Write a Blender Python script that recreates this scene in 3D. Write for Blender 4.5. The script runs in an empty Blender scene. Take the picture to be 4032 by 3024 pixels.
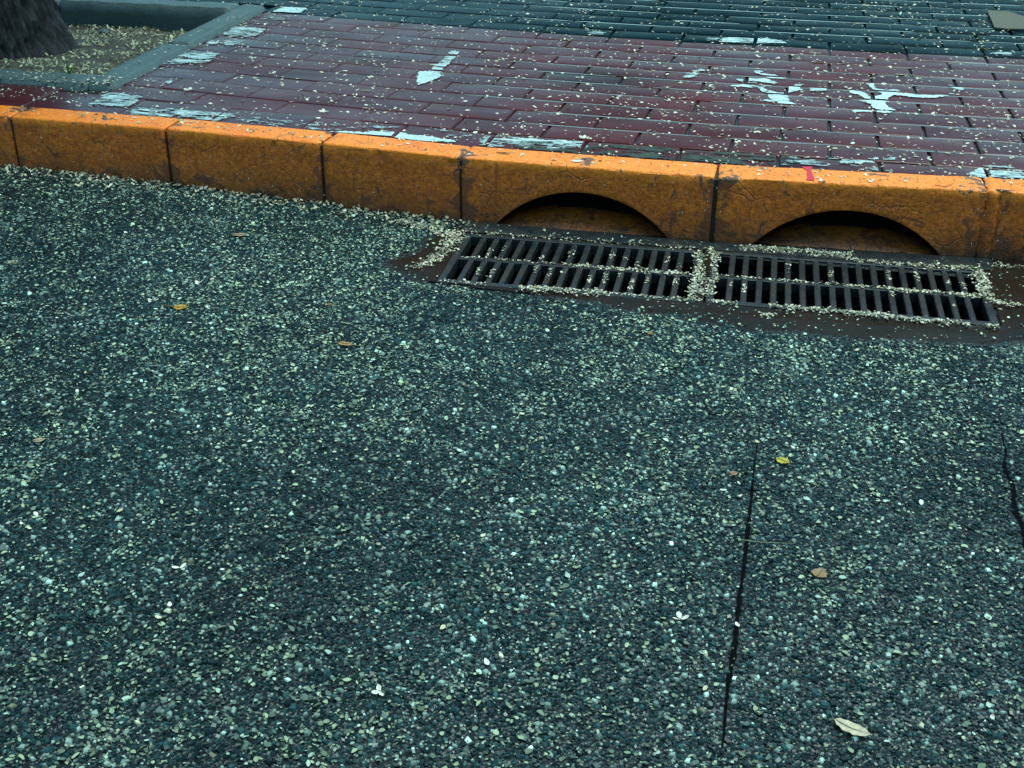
import bpy, bmesh, math, random
import numpy as np
from mathutils import Matrix, Vector

random.seed(7)
rng = np.random.default_rng(11)
R = math.radians
scene = bpy.context.scene
COL = scene.collection

# ------------------------------------------------------------------ camera
CAM = np.array([0.0, 0.0, 1.34])
FPX = 4830.0
PITCH = math.atan(2632 / 4830)
YAW = math.atan(1249 / math.hypot(4830, 2632))
fw = np.array([-math.sin(YAW) * math.cos(PITCH), math.cos(YAW) * math.cos(PITCH), -math.sin(PITCH)])
rt = np.array([math.cos(YAW), math.sin(YAW), 0.0])
up = np.cross(rt, fw)
cam_data = bpy.data.cameras.new('camera')
cam = bpy.data.objects.new('camera', cam_data)
COL.objects.link(cam)
cam_data.sensor_fit = 'HORIZONTAL'
cam_data.sensor_width = 36.0
cam_data.lens = FPX / 4032 * 36.0
cam_data.clip_start = 0.05
cam_data.clip_end = 500
cam.matrix_world = Matrix(((rt[0], up[0], -fw[0], CAM[0]), (rt[1], up[1], -fw[1], CAM[1]), (rt[2], up[2], -fw[2], CAM[2]), (0, 0, 0, 1)))
scene.camera = cam

# ------------------------------------------------------------------ light
SUN_EL, SUN_AZ = R(76), R(70)          # azimuth measured from +Y towards +X
world = bpy.data.worlds.new('World')
scene.world = world
world.use_nodes = True
wn, wl = world.node_tree.nodes, world.node_tree.links
sky = wn.new('ShaderNodeTexSky')
sky.sky_type = 'NISHITA'
sky.sun_disc = False
sky.sun_elevation = SUN_EL
sky.sun_rotation = SUN_AZ
sky.air_density = 1.0
sky.dust_density = 2.0
sky.ozone_density = 0.6
bg = wn['Background']
bg.inputs['Strength'].default_value = 0.075
tint = wn.new('ShaderNodeMix')                      # the photograph's cool green-blue rain light
tint.data_type = 'RGBA'; tint.blend_type = 'MULTIPLY'
tint.inputs[0].default_value = 1.0
tint.inputs[7].default_value = (0.56, 1.0, 0.93, 1)
wl.new(sky.outputs['Color'], tint.inputs[6])
wl.new(tint.outputs[2], bg.inputs['Color'])
sun_data = bpy.data.lights.new('sun', 'SUN')
sun_data.energy = 1.5
sun_data.angle = R(40)
sun_data.color = (0.82, 1.0, 0.94)
sun = bpy.data.objects.new('sun', sun_data)
COL.objects.link(sun)
d = Vector((math.sin(SUN_AZ) * math.cos(SUN_EL), math.cos(SUN_AZ) * math.cos(SUN_EL), math.sin(SUN_EL)))
sun.rotation_euler = d.to_track_quat('Z', 'Y').to_euler()
vs = scene.view_settings
vs.view_transform = 'Standard'
vs.look = 'None'
vs.exposure = 1.4
vs.gamma = 1.0
vs.use_curve_mapping = False
scene.cycles.max_bounces = 6
scene.cycles.caustics_reflective = False
scene.cycles.caustics_refractive = False

# ------------------------------------------------------------------ helpers
def at(px, py, z=0.0):
    """point of the horizontal plane z seen at photograph pixel px,py (used once, to measure the place)"""
    v = fw * FPX + rt * (px - 2016) - up * (py - 1512)
    t = (z - CAM[2]) / v[2]
    return CAM + v * t

def crop(ox, oy, w, pts, z=0.2):
    return [tuple(at(ox + x * w / 2212, oy + y * w / 2212, z)[:2]) for x, y in pts]

def tag(o, label=None, cat=None, group=None, kind=None):
    if label: o['label'] = label
    if cat: o['category'] = cat
    if group: o['group'] = group
    if kind: o['kind'] = kind
    return o

def link(name, me, mat=None, parent=None):
    o = bpy.data.objects.new(name, me)
    COL.objects.link(o)
    if mat is not None and me is not None and len(me.materials) == 0:
        me.materials.append(mat)
    if parent is not None: o.parent = parent
    return o

def empty(name, loc=(0, 0, 0)):
    o = bpy.data.objects.new(name, None)
    o.empty_display_size = 0.05
    o.location = loc
    COL.objects.link(o)
    return o

def mesh_np(name, V, F, col=None, smooth=True):
    """V (n,3), F list of (k,m) index arrays with equal polygon size m, or one array"""
    if not isinstance(F, (list, tuple)): F = [F]
    me = bpy.data.meshes.new(name)
    me.vertices.add(len(V))
    me.vertices.foreach_set('co', np.ascontiguousarray(V, dtype=np.float32).ravel())
    nl = sum(f.size for f in F); npoly = sum(len(f) for f in F)
    me.loops.add(nl)
    me.loops.foreach_set('vertex_index', np.concatenate([f.ravel() for f in F]).astype(np.int32))
    starts, s = [], 0
    for f in F:
        starts.append(s + np.arange(len(f)) * f.shape[1]); s += f.size
    me.polygons.add(npoly)
    me.polygons.foreach_set('loop_start', np.concatenate(starts).astype(np.int32))
    me.polygons.foreach_set('use_smooth', np.full(npoly, smooth))
    if col is not None:
        a = me.color_attributes.new('Col', 'FLOAT_COLOR', 'POINT')
        c = np.ones((len(V), 4), dtype=np.float32); c[:, :3] = col
        a.data.foreach_set('color', c.ravel())
    me.update(calc_edges=True)
    me.validate()
    return me

_tab = np.random.default_rng(5).random((256, 256))
def vnoise(x, y, seed=0):
    x = np.asarray(x, float) + seed * 17.31; y = np.asarray(y, float) + seed * 9.77
    xi, yi = np.floor(x).astype(int), np.floor(y).astype(int)
    u, v = x - xi, y - yi
    u = u * u * (3 - 2 * u); v = v * v * (3 - 2 * v)
    g = lambda a, b: _tab[a & 255, b & 255]
    return (g(xi, yi) * (1 - u) + g(xi + 1, yi) * u) * (1 - v) + (g(xi, yi + 1) * (1 - u) + g(xi + 1, yi + 1) * u) * v

def fbm(x, y, seed=0, o=4):
    s, a, t = 0, .5, 0
    for k in range(o):
        s = s + a * vnoise(np.asarray(x) * 2 ** k, np.asarray(y) * 2 ** k, seed + k); t += a; a *= .55
    return s / t

def sstep(a, b, x):
    t = np.clip((x - a) / (b - a), 0, 1); return t * t * (3 - 2 * t)

def in_poly(x, y, poly):
    x = np.asarray(x); y = np.asarray(y); inside = np.zeros(x.shape, bool)
    n = len(poly)
    for i in range(n):
        (x1, y1), (x2, y2) = poly[i], poly[(i + 1) % n]
        c = ((y1 > y) != (y2 > y)) & (x < (x2 - x1) * (y - y1) / (y2 - y1 + 1e-12) + x1)
        inside ^= c
    return inside

# ------------------------------------------------------------------ materials
class NT:
    def __init__(s, name):
        s.m = bpy.data.materials.new(name); s.m.use_nodes = True
        s.t = s.m.node_tree; s.n = s.t.nodes; s.b = s.n['Principled BSDF']
    def add(s, typ, ins=None, **kw):
        nd = s.n.new(typ)
        for k, v in kw.items(): setattr(nd, k, v)
        for k, v in (ins or {}).items(): s.put(nd.inputs[k], v)
        return nd
    def put(s, sock, v):
        if isinstance(v, bpy.types.NodeSocket): s.t.links.new(v, sock)
        elif isinstance(v, bpy.types.Node): s.t.links.new(v.outputs[0], sock)
        else:
            if sock.type == 'RGBA' and len(v) == 3: v = (*v, 1)
            sock.default_value = v
    def set(s, **kw):
        for k, v in kw.items(): s.put(s.b.inputs[k.replace('_', ' ')], v)
        return s
    def coords(s, obj=True):
        return s.add('ShaderNodeTexCoord').outputs['Object'] if obj else s.add('ShaderNodeNewGeometry').outputs['Position']
    def mapv(s, v, scale=(1, 1, 1)):
        return s.add('ShaderNodeMapping', {'Vector': v, 'Scale': scale}).outputs[0]
    def noise(s, v, scale, detail=4, rough=.55, dist=0):
        return s.add('ShaderNodeTexNoise', {'Vector': v, 'Scale': scale, 'Detail': detail, 'Roughness': rough, 'Distortion': dist}).outputs[0]
    def vor(s, v, scale, feature='F1', out='Distance'):
        return s.add('ShaderNodeTexVoronoi', {'Vector': v, 'Scale': scale}, feature=feature).outputs[out]
    def ramp(s, f, stops):
        r = s.add('ShaderNodeValToRGB', {'Fac': f}); e = r.color_ramp.elements
        while len(e) < len(stops): e.new(.5)
        for el, (p, c) in zip(e, stops):
            el.position = p
            el.color = (c, c, c, 1) if not isinstance(c, (tuple, list)) else (*c, 1)
        return r.outputs[0]
    def mix(s, f, a, b, bt='MIX'):
        m = s.add('ShaderNodeMix', data_type='RGBA', blend_type=bt)
        s.put(m.inputs[0], f); s.put(m.inputs[6], a); s.put(m.inputs[7], b)
        return m.outputs[2]
    def math(s, op, a, b=0.0):
        m = s.add('ShaderNodeMath', operation=op); s.put(m.inputs[0], a); s.put(m.inputs[1], b); return m.outputs[0]
    def maprange(s, v, a, b, c, d_):
        return s.add('ShaderNodeMapRange', {'Value': v, 'From Min': a, 'From Max': b, 'To Min': c, 'To Max': d_}).outputs[0]
    def bump(s, h, strength=.3, dist=.002, normal=None):
        ins = {'Height': h, 'Strength': strength, 'Distance': dist}
        if normal is not None: ins['Normal'] = normal
        s.put(s.b.inputs['Normal'], s.add('ShaderNodeBump', ins).outputs[0])

def m_attr(name, rough=.5, spec=.5, grain=0.25, scale=400, trans=0.0):
    t = NT(name)
    c = t.add('ShaderNodeAttribute', attribute_name='Col').outputs['Color']
    p = t.coords(False)
    n = t.noise(p, scale, 2)
    c2 = t.mix(grain, c, t.mix(n, (.3, .3, .3), (1.6, 1.6, 1.6)), 'MULTIPLY')
    t.set(Base_Color=c2, Roughness=rough)
    t.b.inputs['Specular IOR Level'].default_value = spec
    if trans:
        tr = t.add('ShaderNodeBsdfTranslucent', {'Color': c2})
        mx = t.add('ShaderNodeMixShader', {0: trans, 1: t.b.outputs[0], 2: tr.outputs[0]})
        t.t.links.new(mx.outputs[0], t.n['Material Output'].inputs['Surface'])
    return t.m

M_STONE = m_attr('wet_asphalt_stone', .26, .48, .5, 260)
M_PETAL = m_attr('petal', .55, .35, .25, 500, .22)
M_LEAF = m_attr('leaf', .5, .4, .4, 300, .15)
M_PAINT = m_attr('worn_white_paint', .45, .4, .35, 160)

def mat_bitumen():
    t = NT('wet_bitumen'); p = t.coords(False)
    a = t.noise(p, 3, 5); b = t.vor(p, 110)
    c = t.mix(a, (.0015, .004, .005), (.005, .010, .012))
    t.set(Base_Color=c, Roughness=t.maprange(a, .3, .7, .35, .6))
    t.bump(b, .8, .004)
    return t.m
def mat_gutter():
    t = NT('muddy_gutter_concrete'); p = t.coords(False)
    a = t.noise(p, 5, 6, .6, .4); b = t.noise(p, 60, 4)
    c = t.ramp(a, [(.3, (.009, .006, .004)), (.52, (.018, .009, .005)), (.7, (.005, .009, .010))])
    c = t.mix(t.ramp(b, [(.45, 0), (.7, 1)]), c, (.012, .009, .007))
    t.set(Base_Color=c, Roughness=t.maprange(a, .35, .65, .22, .5))
    t.b.inputs['Specular IOR Level'].default_value = .16
    t.bump(b, .35, .003)
    return t.m
def mat_iron():
    t = NT('wet_cast_iron'); p = t.coords(False)
    a = t.noise(p, 22, 5); b = t.noise(p, 180, 3)
    c = t.ramp(a, [(.35, (.018, .024, .028)), (.55, (.034, .038, .042)), (.75, (.050, .030, .020))])
    t.set(Base_Color=c, Roughness=t.maprange(b, .3, .7, .16, .42), Metallic=.25)
    t.bump(b, .3, .001)
    return t.m
def mat_kerb():
    t = NT('old_orange_kerb_paint'); p = t.coords(False)
    big = t.noise(p, 4, 5, .6, .6); mid = t.noise(p, 26, 5, .65, .3); fine = t.noise(p, 150, 3)
    crack = t.vor(t.mix(.03, p, t.add('ShaderNodeTexNoise', {'Vector': p, 'Scale': 16.0}).outputs[1]), 11, 'DISTANCE_TO_EDGE')
    base = t.ramp(big, [(.3, (.95, .195, .008)), (.5, (1.0, .250, .010)), (.7, (.97, .205, .009))])
    base = t.mix(t.ramp(mid, [(.5, 0), (.8, .6)]), base, (.66, .100, .006))
    # peeled and grimy islands
    gen = t.add('ShaderNodeSeparateXYZ', {'Vector': t.add('ShaderNodeTexCoord').outputs['Generated']})
    ends = t.ramp(t.math('ABSOLUTE', t.math('SUBTRACT', gen.outputs['X'], .5)), [(.42, 0), (.5, .11)])
    low = t.ramp(gen.outputs['Z'], [(.25, .07), (.62, 0)])
    wear = t.math('ADD', t.math('ADD', t.noise(p, 16, 6, .66, .9), ends), low)
    edge = t.ramp(wear, [(.585, 0), (.60, 1), (.612, 1), (.625, 0)])
    spots = t.ramp(wear, [(.605, 0), (.635, 1)])
    c = t.mix(t.math('MULTIPLY', edge, .4), base, (.80, .34, .10))
    c = t.mix(t.math('MULTIPLY', spots, .88), c, t.mix(t.noise(p, 45, 4), (.022, .018, .012), (.085, .075, .055)))
    scuff = t.ramp(t.noise(t.add('ShaderNodeMapping', {'Vector': p, 'Rotation': (0, R(-38), 0), 'Scale': (3.0, 3.0, 55)}).outputs[0], 1, 3, .6), [(.63, 0), (.70, 1)])
    scuff = t.math('MULTIPLY', scuff, t.ramp(t.noise(p, 6, 2), [(.5, 0), (.6, 1)]))
    c = t.mix(t.math('MULTIPLY', scuff, .75), c, (.025, .018, .010))
    pits = t.ramp(t.noise(p, 120, 3, .7), [(.60, 0), (.68, 1)])
    c = t.mix(t.math('MULTIPLY', pits, .8), c, (.05, .022, .008))
    streak = t.ramp(t.noise(t.mapv(p, (38, 38, 5)), 1, 4, .6), [(.60, 0), (.75, 1)])
    c = t.mix(t.math('MULTIPLY', streak, .6), c, (.06, .028, .010))
    # splash dirt: a ragged tide mark left by the gutter on the foot of the stones
    sep = t.add('ShaderNodeSeparateXYZ', {'Vector': p}).outputs['Z']
    film = t.math('MULTIPLY', t.ramp(sep, [(.172, 1), (.196, 0)]), t.maprange(t.noise(p, 70, 5, .8, .3), .36, .64, .22, .93))
    c = t.mix(film, c, (.32, .052, .006))
    tide = t.math('ADD', sep, t.math('MULTIPLY', t.noise(t.mapv(p, (1, 1, .5)), 9, 5, .65, .4), .16))
    c = t.mix(t.ramp(tide, [(.07, .9), (.12, .45), (.19, 0)]), c, (.028, .017, .008))
    cr = t.math('MULTIPLY', t.ramp(crack, [(0, 1), (.035, .0)]), t.ramp(t.noise(p, 6, 3), [(.55, 0), (.62, 1)]))
    c = t.mix(t.math('MULTIPLY', cr, .3), c, (.04, .02, .008))
    t.set(Base_Color=c, Roughness=t.maprange(mid, .3, .7, .30, .55))
    h = t.math('ADD', t.math('MULTIPLY', t.noise(p, 80, 4, .7), 1.0), t.math('MULTIPLY', t.math('SUBTRACT', mid, pits), .5))
    h = t.math('SUBTRACT', h, t.math('MULTIPLY', cr, .5))
    t.bump(h, .8, .005)
    return t.m
def mat_tile(name, c1, c2, c3, film):
    t = NT(name); p = t.coords(False)
    rnd = t.add('ShaderNodeObjectInfo').outputs['Random']
    big = t.noise(p, 1.7, 4, .55, .5); mid = t.noise(t.mapv(p, (.45, 1, 1)), 9, 5, .6); fine = t.noise(p, 420, 2)
    c = t.mix(rnd, c1, c2)
    c = t.mix(t.ramp(mid, [(.42, 0), (.7, .7)]), c, c3)
    if film[2] == 1:                       # dark reflection painted into the colour in the middle of the red paving
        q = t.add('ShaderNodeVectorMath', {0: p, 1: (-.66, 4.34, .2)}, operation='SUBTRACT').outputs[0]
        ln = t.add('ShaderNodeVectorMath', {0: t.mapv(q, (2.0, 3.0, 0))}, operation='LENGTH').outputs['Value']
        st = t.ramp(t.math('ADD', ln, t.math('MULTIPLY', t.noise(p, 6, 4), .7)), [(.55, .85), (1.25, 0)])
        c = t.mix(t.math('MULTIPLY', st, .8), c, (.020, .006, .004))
    speck = t.ramp(t.noise(p, 260, 2), [(.66, 0), (.74, 1)])
    c = t.mix(t.math('MULTIPLY', speck, .35), c, (.10, .10, .10))
    t.set(Base_Color=c, Roughness=t.math('ADD', t.maprange(t.math('ADD', big, t.math('MULTIPLY', mid, .6)), .55, 1.05, film[0], film[1]), t.math('MULTIPLY', rnd, .05)))
    # standing film of rain: full on the worn left half, patchy towards the right
    sx = t.add('ShaderNodeSeparateXYZ', {'Vector': p}).outputs['X']
    wet = t.math('ADD', t.maprange(sx, -1.5, -.6, .44, .05), t.maprange(sx, -.3, .7, .0, .16))
    band = t.ramp(t.noise(t.mapv(p, (.8, 4.2, 1)), 1.6, 4, .6, .4), [(.36, 0), (.64, 1)])
    t.put(t.b.inputs['Specular IOR Level'], t.math('MULTIPLY', t.math('MULTIPLY', t.math('ADD', wet, .06), t.math('ADD', t.math('MULTIPLY', band, 1.0), .6)), film[2]))
    t.bump(t.math('ADD', t.math('MULTIPLY', fine, .06), t.noise(p, 14, 2)), .22, .004)
    return t.m
def mat_concrete(name, c1, c2, rough):
    t = NT(name); p = t.coords(False)
    a = t.noise(p, 7, 6, .62, .3); b = t.noise(p, 90, 4, .7); v = t.vor(p, 120)
    c = t.mix(a, c1, c2)
    c = t.mix(t.ramp(b, [(.55, 0), (.75, .8)]), c, tuple(x * .35 for x in c1))
    t.set(Base_Color=c, Roughness=rough)
    t.bump(t.math('ADD', b, t.math('MULTIPLY', v, .4)), .6, .004)
    return t.m
def mat_bark():
    t = NT('wet_bark'); p = t.coords(False)
    a = t.noise(t.mapv(p, (85, 85, 13)), 1, 6, .75, .9); b = t.noise(p, 8, 4); f = t.noise(p, 240, 3)
    c = t.ramp(a, [(.36, (.004, .004, .005)), (.52, (.018, .017, .020)), (.68, (.085, .076, .082))])
    c = t.mix(t.ramp(b, [(.5, 0), (.75, .5)]), c, (.02, .028, .02))
    c = t.mix(.6, c, t.add('ShaderNodeAttribute', attribute_name='Col').outputs['Color'])
    t.set(Base_Color=c, Roughness=.55)
    t.bump(t.math('ADD', a, t.math('MULTIPLY', f, .2)), 1.0, .022)
    return t.m
def mat_soil():
    t = NT('wet_soil'); p = t.coords(False)
    a = t.noise(p, 6, 6, .65, .4); b = t.noise(p, 70, 5, .7)
    c = t.ramp(a, [(.3, (.045, .033, .020)), (.55, (.075, .062, .045)), (.75, (.085, .082, .072))])
    c = t.mix(t.ramp(b, [(.5, 0), (.75, .8)]), c, (.018, .013, .009))
    t.set(Base_Color=c, Roughness=.75)
    t.bump(t.math('ADD', a, b), .9, .01)
    return t.m
def mat_plain(name, c, rough=.5):
    t = NT(name); p = t.coords(False)
    n = t.noise(p, 120, 4, .65)
    t.set(Base_Color=t.mix(n, tuple(x * .6 for x in c), tuple(min(1, x * 1.3) for x in c)), Roughness=rough)
    t.bump(n, .3, .001)
    return t.m
M_BIT, M_GUT, M_IRON, M_KERB = mat_bitumen(), mat_gutter(), mat_iron(), mat_kerb()
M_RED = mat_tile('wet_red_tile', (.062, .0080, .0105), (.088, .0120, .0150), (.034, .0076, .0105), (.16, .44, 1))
M_TEAL = mat_tile('wet_dark_teal_tile', (.0010, .0095, .0135), (.002, .014, .0195), (.0010, .0055, .008), (.14, .38, .10))
M_GROUT = mat_concrete('dirty_grout', (.012, .010, .010), (.022, .019, .018), .35)
M_BORDER = mat_concrete('damp_concrete', (.050, .082, .084), (.095, .132, .132), .5)
M_BARK, M_SOIL = mat_bark(), mat_soil()
M_PITWALL_SHADE = mat_concrete('drain_pit_wall_and_throat_shade', (.008, .008, .008), (.016, .014, .012), .6)
M_REDMARK = mat_plain('red_paint', (.62, .012, .035), .4)
M_CARD = mat_plain('wet_cardboard', (.095, .088, .066), .8)

# ------------------------------------------------------------------ layout of the place (metres; X along the kerb, Y away)
KX = np.array([-4.3, -3.66, -3.08, -2.45, -1.90, -1.37, -0.92, -0.172, 0.578, 1.35, 2.1])     # kerb joints
KY = np.array([3.43, 3.44, 3.44, 3.435, 3.425, 3.395, 3.352, 3.346, 3.394, 3.43, 3.45])       # kerb face line
KW, KH = 0.118, 0.203
def kerb_y(x): return np.interp(x, KX, KY)
def curve(x):                                          # the courses of paving follow the slightly bowed kerb
    x = np.asarray(x, float)
    return np.where(x < 0, .030 * np.minimum(x * x, 7), .018 * np.minimum(x * x, 4))
def road_z(x, y):
    return .030 * sstep(-.9, -2.7, np.asarray(x)) * sstep(2.0, 3.3, np.asarray(y))

GR = R(1.6)                                            # the drain covers lie a little askew to the kerb
GRATES = [(-0.528, 3.090, 17), (0.206, 3.118, 18)]
GP, GBAR = 0.0382, 0.0165
def grate_half(n): return n * GP / 2 + .020, .178
def to_grate(g, x, y):
    cx, cy, n = g
    dx, dy = x - cx, y - cy
    return dx * math.cos(GR) + dy * math.sin(GR), -dx * math.sin(GR) + dy * math.cos(GR)
def in_drain(x, y, mrg=0.0):
    o = np.zeros(np.shape(x), bool)
    for g in GRATES:
        u, v = to_grate(g, x, y); hx, hy = grate_half(g[2])
        o |= (np.abs(u) < hx + mrg) & (np.abs(v) < hy + mrg)
    return o
APRON = [(-1.06, 3.02), (-1.00, 3.10), (-0.99, 3.20), (-0.90, 3.36), (-.5, 3.42), (2.2, 3.5), (2.2, 2.98), (1.2, 2.93), (.66, 2.86), (.30, 2.80),
         (-0.06, 2.785), (-.20, 2.82), (-.34, 2.835), (-.55, 2.878), (-.80, 2.885), (-0.95, 2.90), (-1.02, 2.95)]
def apron(x, y):
    w = .022
    return in_poly(x + w * (fbm(x * 22, y * 22, 3) - .5) * 2, y + w * (fbm(x * 22, y * 22, 8) - .5) * 2, APRON)
def seam_dist(x, y):
    """distance to the joints cut and cracked in the carriageway"""
    d1 = np.abs(x - (.012 + .006 * (vnoise(y * 9, y * 0, 2) - .5) + .008 * (y - 1.9)))
    d1 = np.where((y < 2.36) & (y > 1.36), d1 / np.interp(y, [1.36, 1.5, 1.75, 2.0, 2.15, 2.36], [.6, 1.1, 1.1, .8, .35, .2]), 9)
    d2 = np.abs(x - (.514 + .012 * (vnoise(y * 14, y * 0, 4) - .5)))
    d2 = np.where((y < 2.42) & (y > 1.2), d2 / np.interp(y, [1.2, 2.2, 2.42], [1.0, 1.0, .25]), 9)
    yc = 2.06 + .13 * (x + .08)
    d3 = np.where((x > -.09) & (x < .12), np.abs(y - yc - .008 * (vnoise(x * 40, x * 0, 6) - .5)) / .42, 9)
    return np.minimum(np.minimum(d1, d2), d3)

# ------------------------------------------------------------------ setting: road, gutter, drain pit
def road_sheet():
    hx0, hx1, hy0, hy1 = -.88, .57, 2.93, 3.26
    xs = np.unique(np.round(np.concatenate([[-40, -20, -10, -6], np.arange(-4, 2.6, .1), [4, 8, 20, 40], [hx0, hx1]]), 4))
    ys = np.unique(np.round(np.concatenate([[-40, -15, -6, -2], np.arange(0, 3.5, .1), [3.52], [hy0, hy1]]), 4))
    X, Y = np.meshgrid(xs, ys); Z = road_z(X, Y)
    V = np.stack([X, Y, Z], -1).reshape(-1, 3)
    nx = len(xs); F = []
    for j in range(len(ys) - 1):
        for i in range(nx - 1):
            mx, my = (xs[i] + xs[i + 1]) / 2, (ys[j] + ys[j + 1]) / 2
            if hx0 < mx < hx1 and hy0 < my < hy1: continue
            a = j * nx + i; F.append((a, a + 1, a + nx + 1, a + nx))
    return mesh_np('road', V, np.array(F))
road = tag(link('road', road_sheet(), M_BIT), 'dark wet asphalt road', None, None, 'structure')

def gutter_sheet():
    c = .0125
    xs = np.arange(-1.12, 2.2, c); ys = np.arange(2.74, 3.46, c)
    X, Y = np.meshgrid(xs, ys)
    keep = apron(X, Y) & ~in_drain(X, Y, -.004)
    Z = .0045 + .003 * fbm(X * 16, Y * 16, 5) + road_z(X, Y)
    lev = keep.astype(float); kk = keep.copy()
    for _ in range(4):
        k2 = kk.copy()
        for sy in (-1, 0, 1):
            for sx in (-1, 0, 1): k2 &= np.roll(np.roll(kk, sy, 0), sx, 1)
        kk = k2; lev += kk
    Z = np.where(in_drain(X, Y, .02), Z, -.0015 + (Z + .0015) * np.clip((lev - 1) / 4, 0, 1))
    idx = np.arange(X.size).reshape(X.shape)
    k = keep[:-1, :-1] & keep[1:, :-1] & keep[:-1, 1:] & keep[1:, 1:]
    F = np.stack([idx[:-1, :-1][k], idx[:-1, 1:][k], idx[1:, 1:][k], idx[1:, :-1][k]], -1)
    return mesh_np('gutter', np.stack([X, Y, Z], -1).reshape(-1, 3), F)
gutter = tag(link('gutter', gutter_sheet(), M_GUT), 'wet brown silted gutter round the drain covers', None, None, 'structure')

def boxmesh(name, x0, x1, y0, y1, z0, z1, bev=0.0, seg=1, open_top=False):
    bm = bmesh.new()
    v = [bm.verts.new((x, y, z)) for z in (z0, z1) for y in (y0, y1) for x in (x0, x1)]
    for f in [(0, 2, 3, 1), (0, 1, 5, 4), (1, 3, 7, 5), (3, 2, 6, 7), (2, 0, 4, 6)] + ([] if open_top else [(4, 5, 7, 6)]):
        bm.faces.new([v[i] for i in f])
    if bev:
        bmesh.ops.bevel(bm, geom=list(bm.edges), offset=bev, segments=seg, profile=.5, affect='EDGES')
    if open_top: bmesh.ops.reverse_faces(bm, faces=bm.faces)
    me = bpy.data.meshes.new(name); bm.to_mesh(me); bm.free()
    return me
pit = link('drain_pit', boxmesh('drain_pit', -.91, .60, 2.90, 3.29, -.60, -.030, open_top=True), M_PITWALL_SHADE)
tag(pit, 'dark pit below the drain covers', None, None, 'structure')

# ------------------------------------------------------------------ asphalt aggregate: real stones bedded in the bitumen
def seam_strips():
    t = NT('tarry_crack_fill'); t.set(Base_Color=(.0015, .0022, .0026), Roughness=.9)
    t.b.inputs['Specular IOR Level'].default_value = .05
    def strip(pts, w):
        V = []
        for k, (x, y) in enumerate(pts):
            a = np.array(pts[max(0, k - 1)]); b = np.array(pts[min(len(pts) - 1, k + 1)]); d_ = (b - a) / np.linalg.norm(b - a)
            ww = w[k] * random.uniform(.45, 1.25)
            V += [(x - d_[1] * ww, y + d_[0] * ww, .0022), (x + d_[1] * ww, y - d_[0] * ww, .0022)]
        idx = np.arange(len(V)).reshape(-1, 2)
        link('crack', mesh_np('crack', np.array(V), np.stack([idx[:-1, 0], idx[:-1, 1], idx[1:, 1], idx[1:, 0]], -1)), t.m, road)
    ys = np.arange(1.37, 2.36, .012)
    strip([(.012 + .006 * (float(vnoise(y * 9, 0, 2)) - .5) + .008 * (y - 1.9), y) for y in ys], np.interp(ys, [1.37, 1.5, 1.75, 2.0, 2.12, 2.36], [.0015, .0050, .0048, .0038, .0018, .0006]))
    ys = np.arange(1.2, 2.42, .012)
    strip([(.514 + .012 * (float(vnoise(y * 14, 0, 4)) - .5), y) for y in ys], np.interp(ys, [1.2, 2.2, 2.42], [.0055, .0055, .0010]))
    xs = np.arange(-.09, .12, .01)
    strip([(x, 2.06 + .13 * (x + .08) + .008 * (float(vnoise(x * 40, 0, 6)) - .5)) for x in xs], np.interp(xs, [-.09, 0, .12], [.0012, .0026, .0012]))

def view_margin(y): # visible road between these x, with a step of margin on each side
    return np.interp(y, [1.1, 3.43], [-1.01, -2.52]) - .40, np.interp(y, [1.2, 3.41], [.40, .69]) + .40

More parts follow.
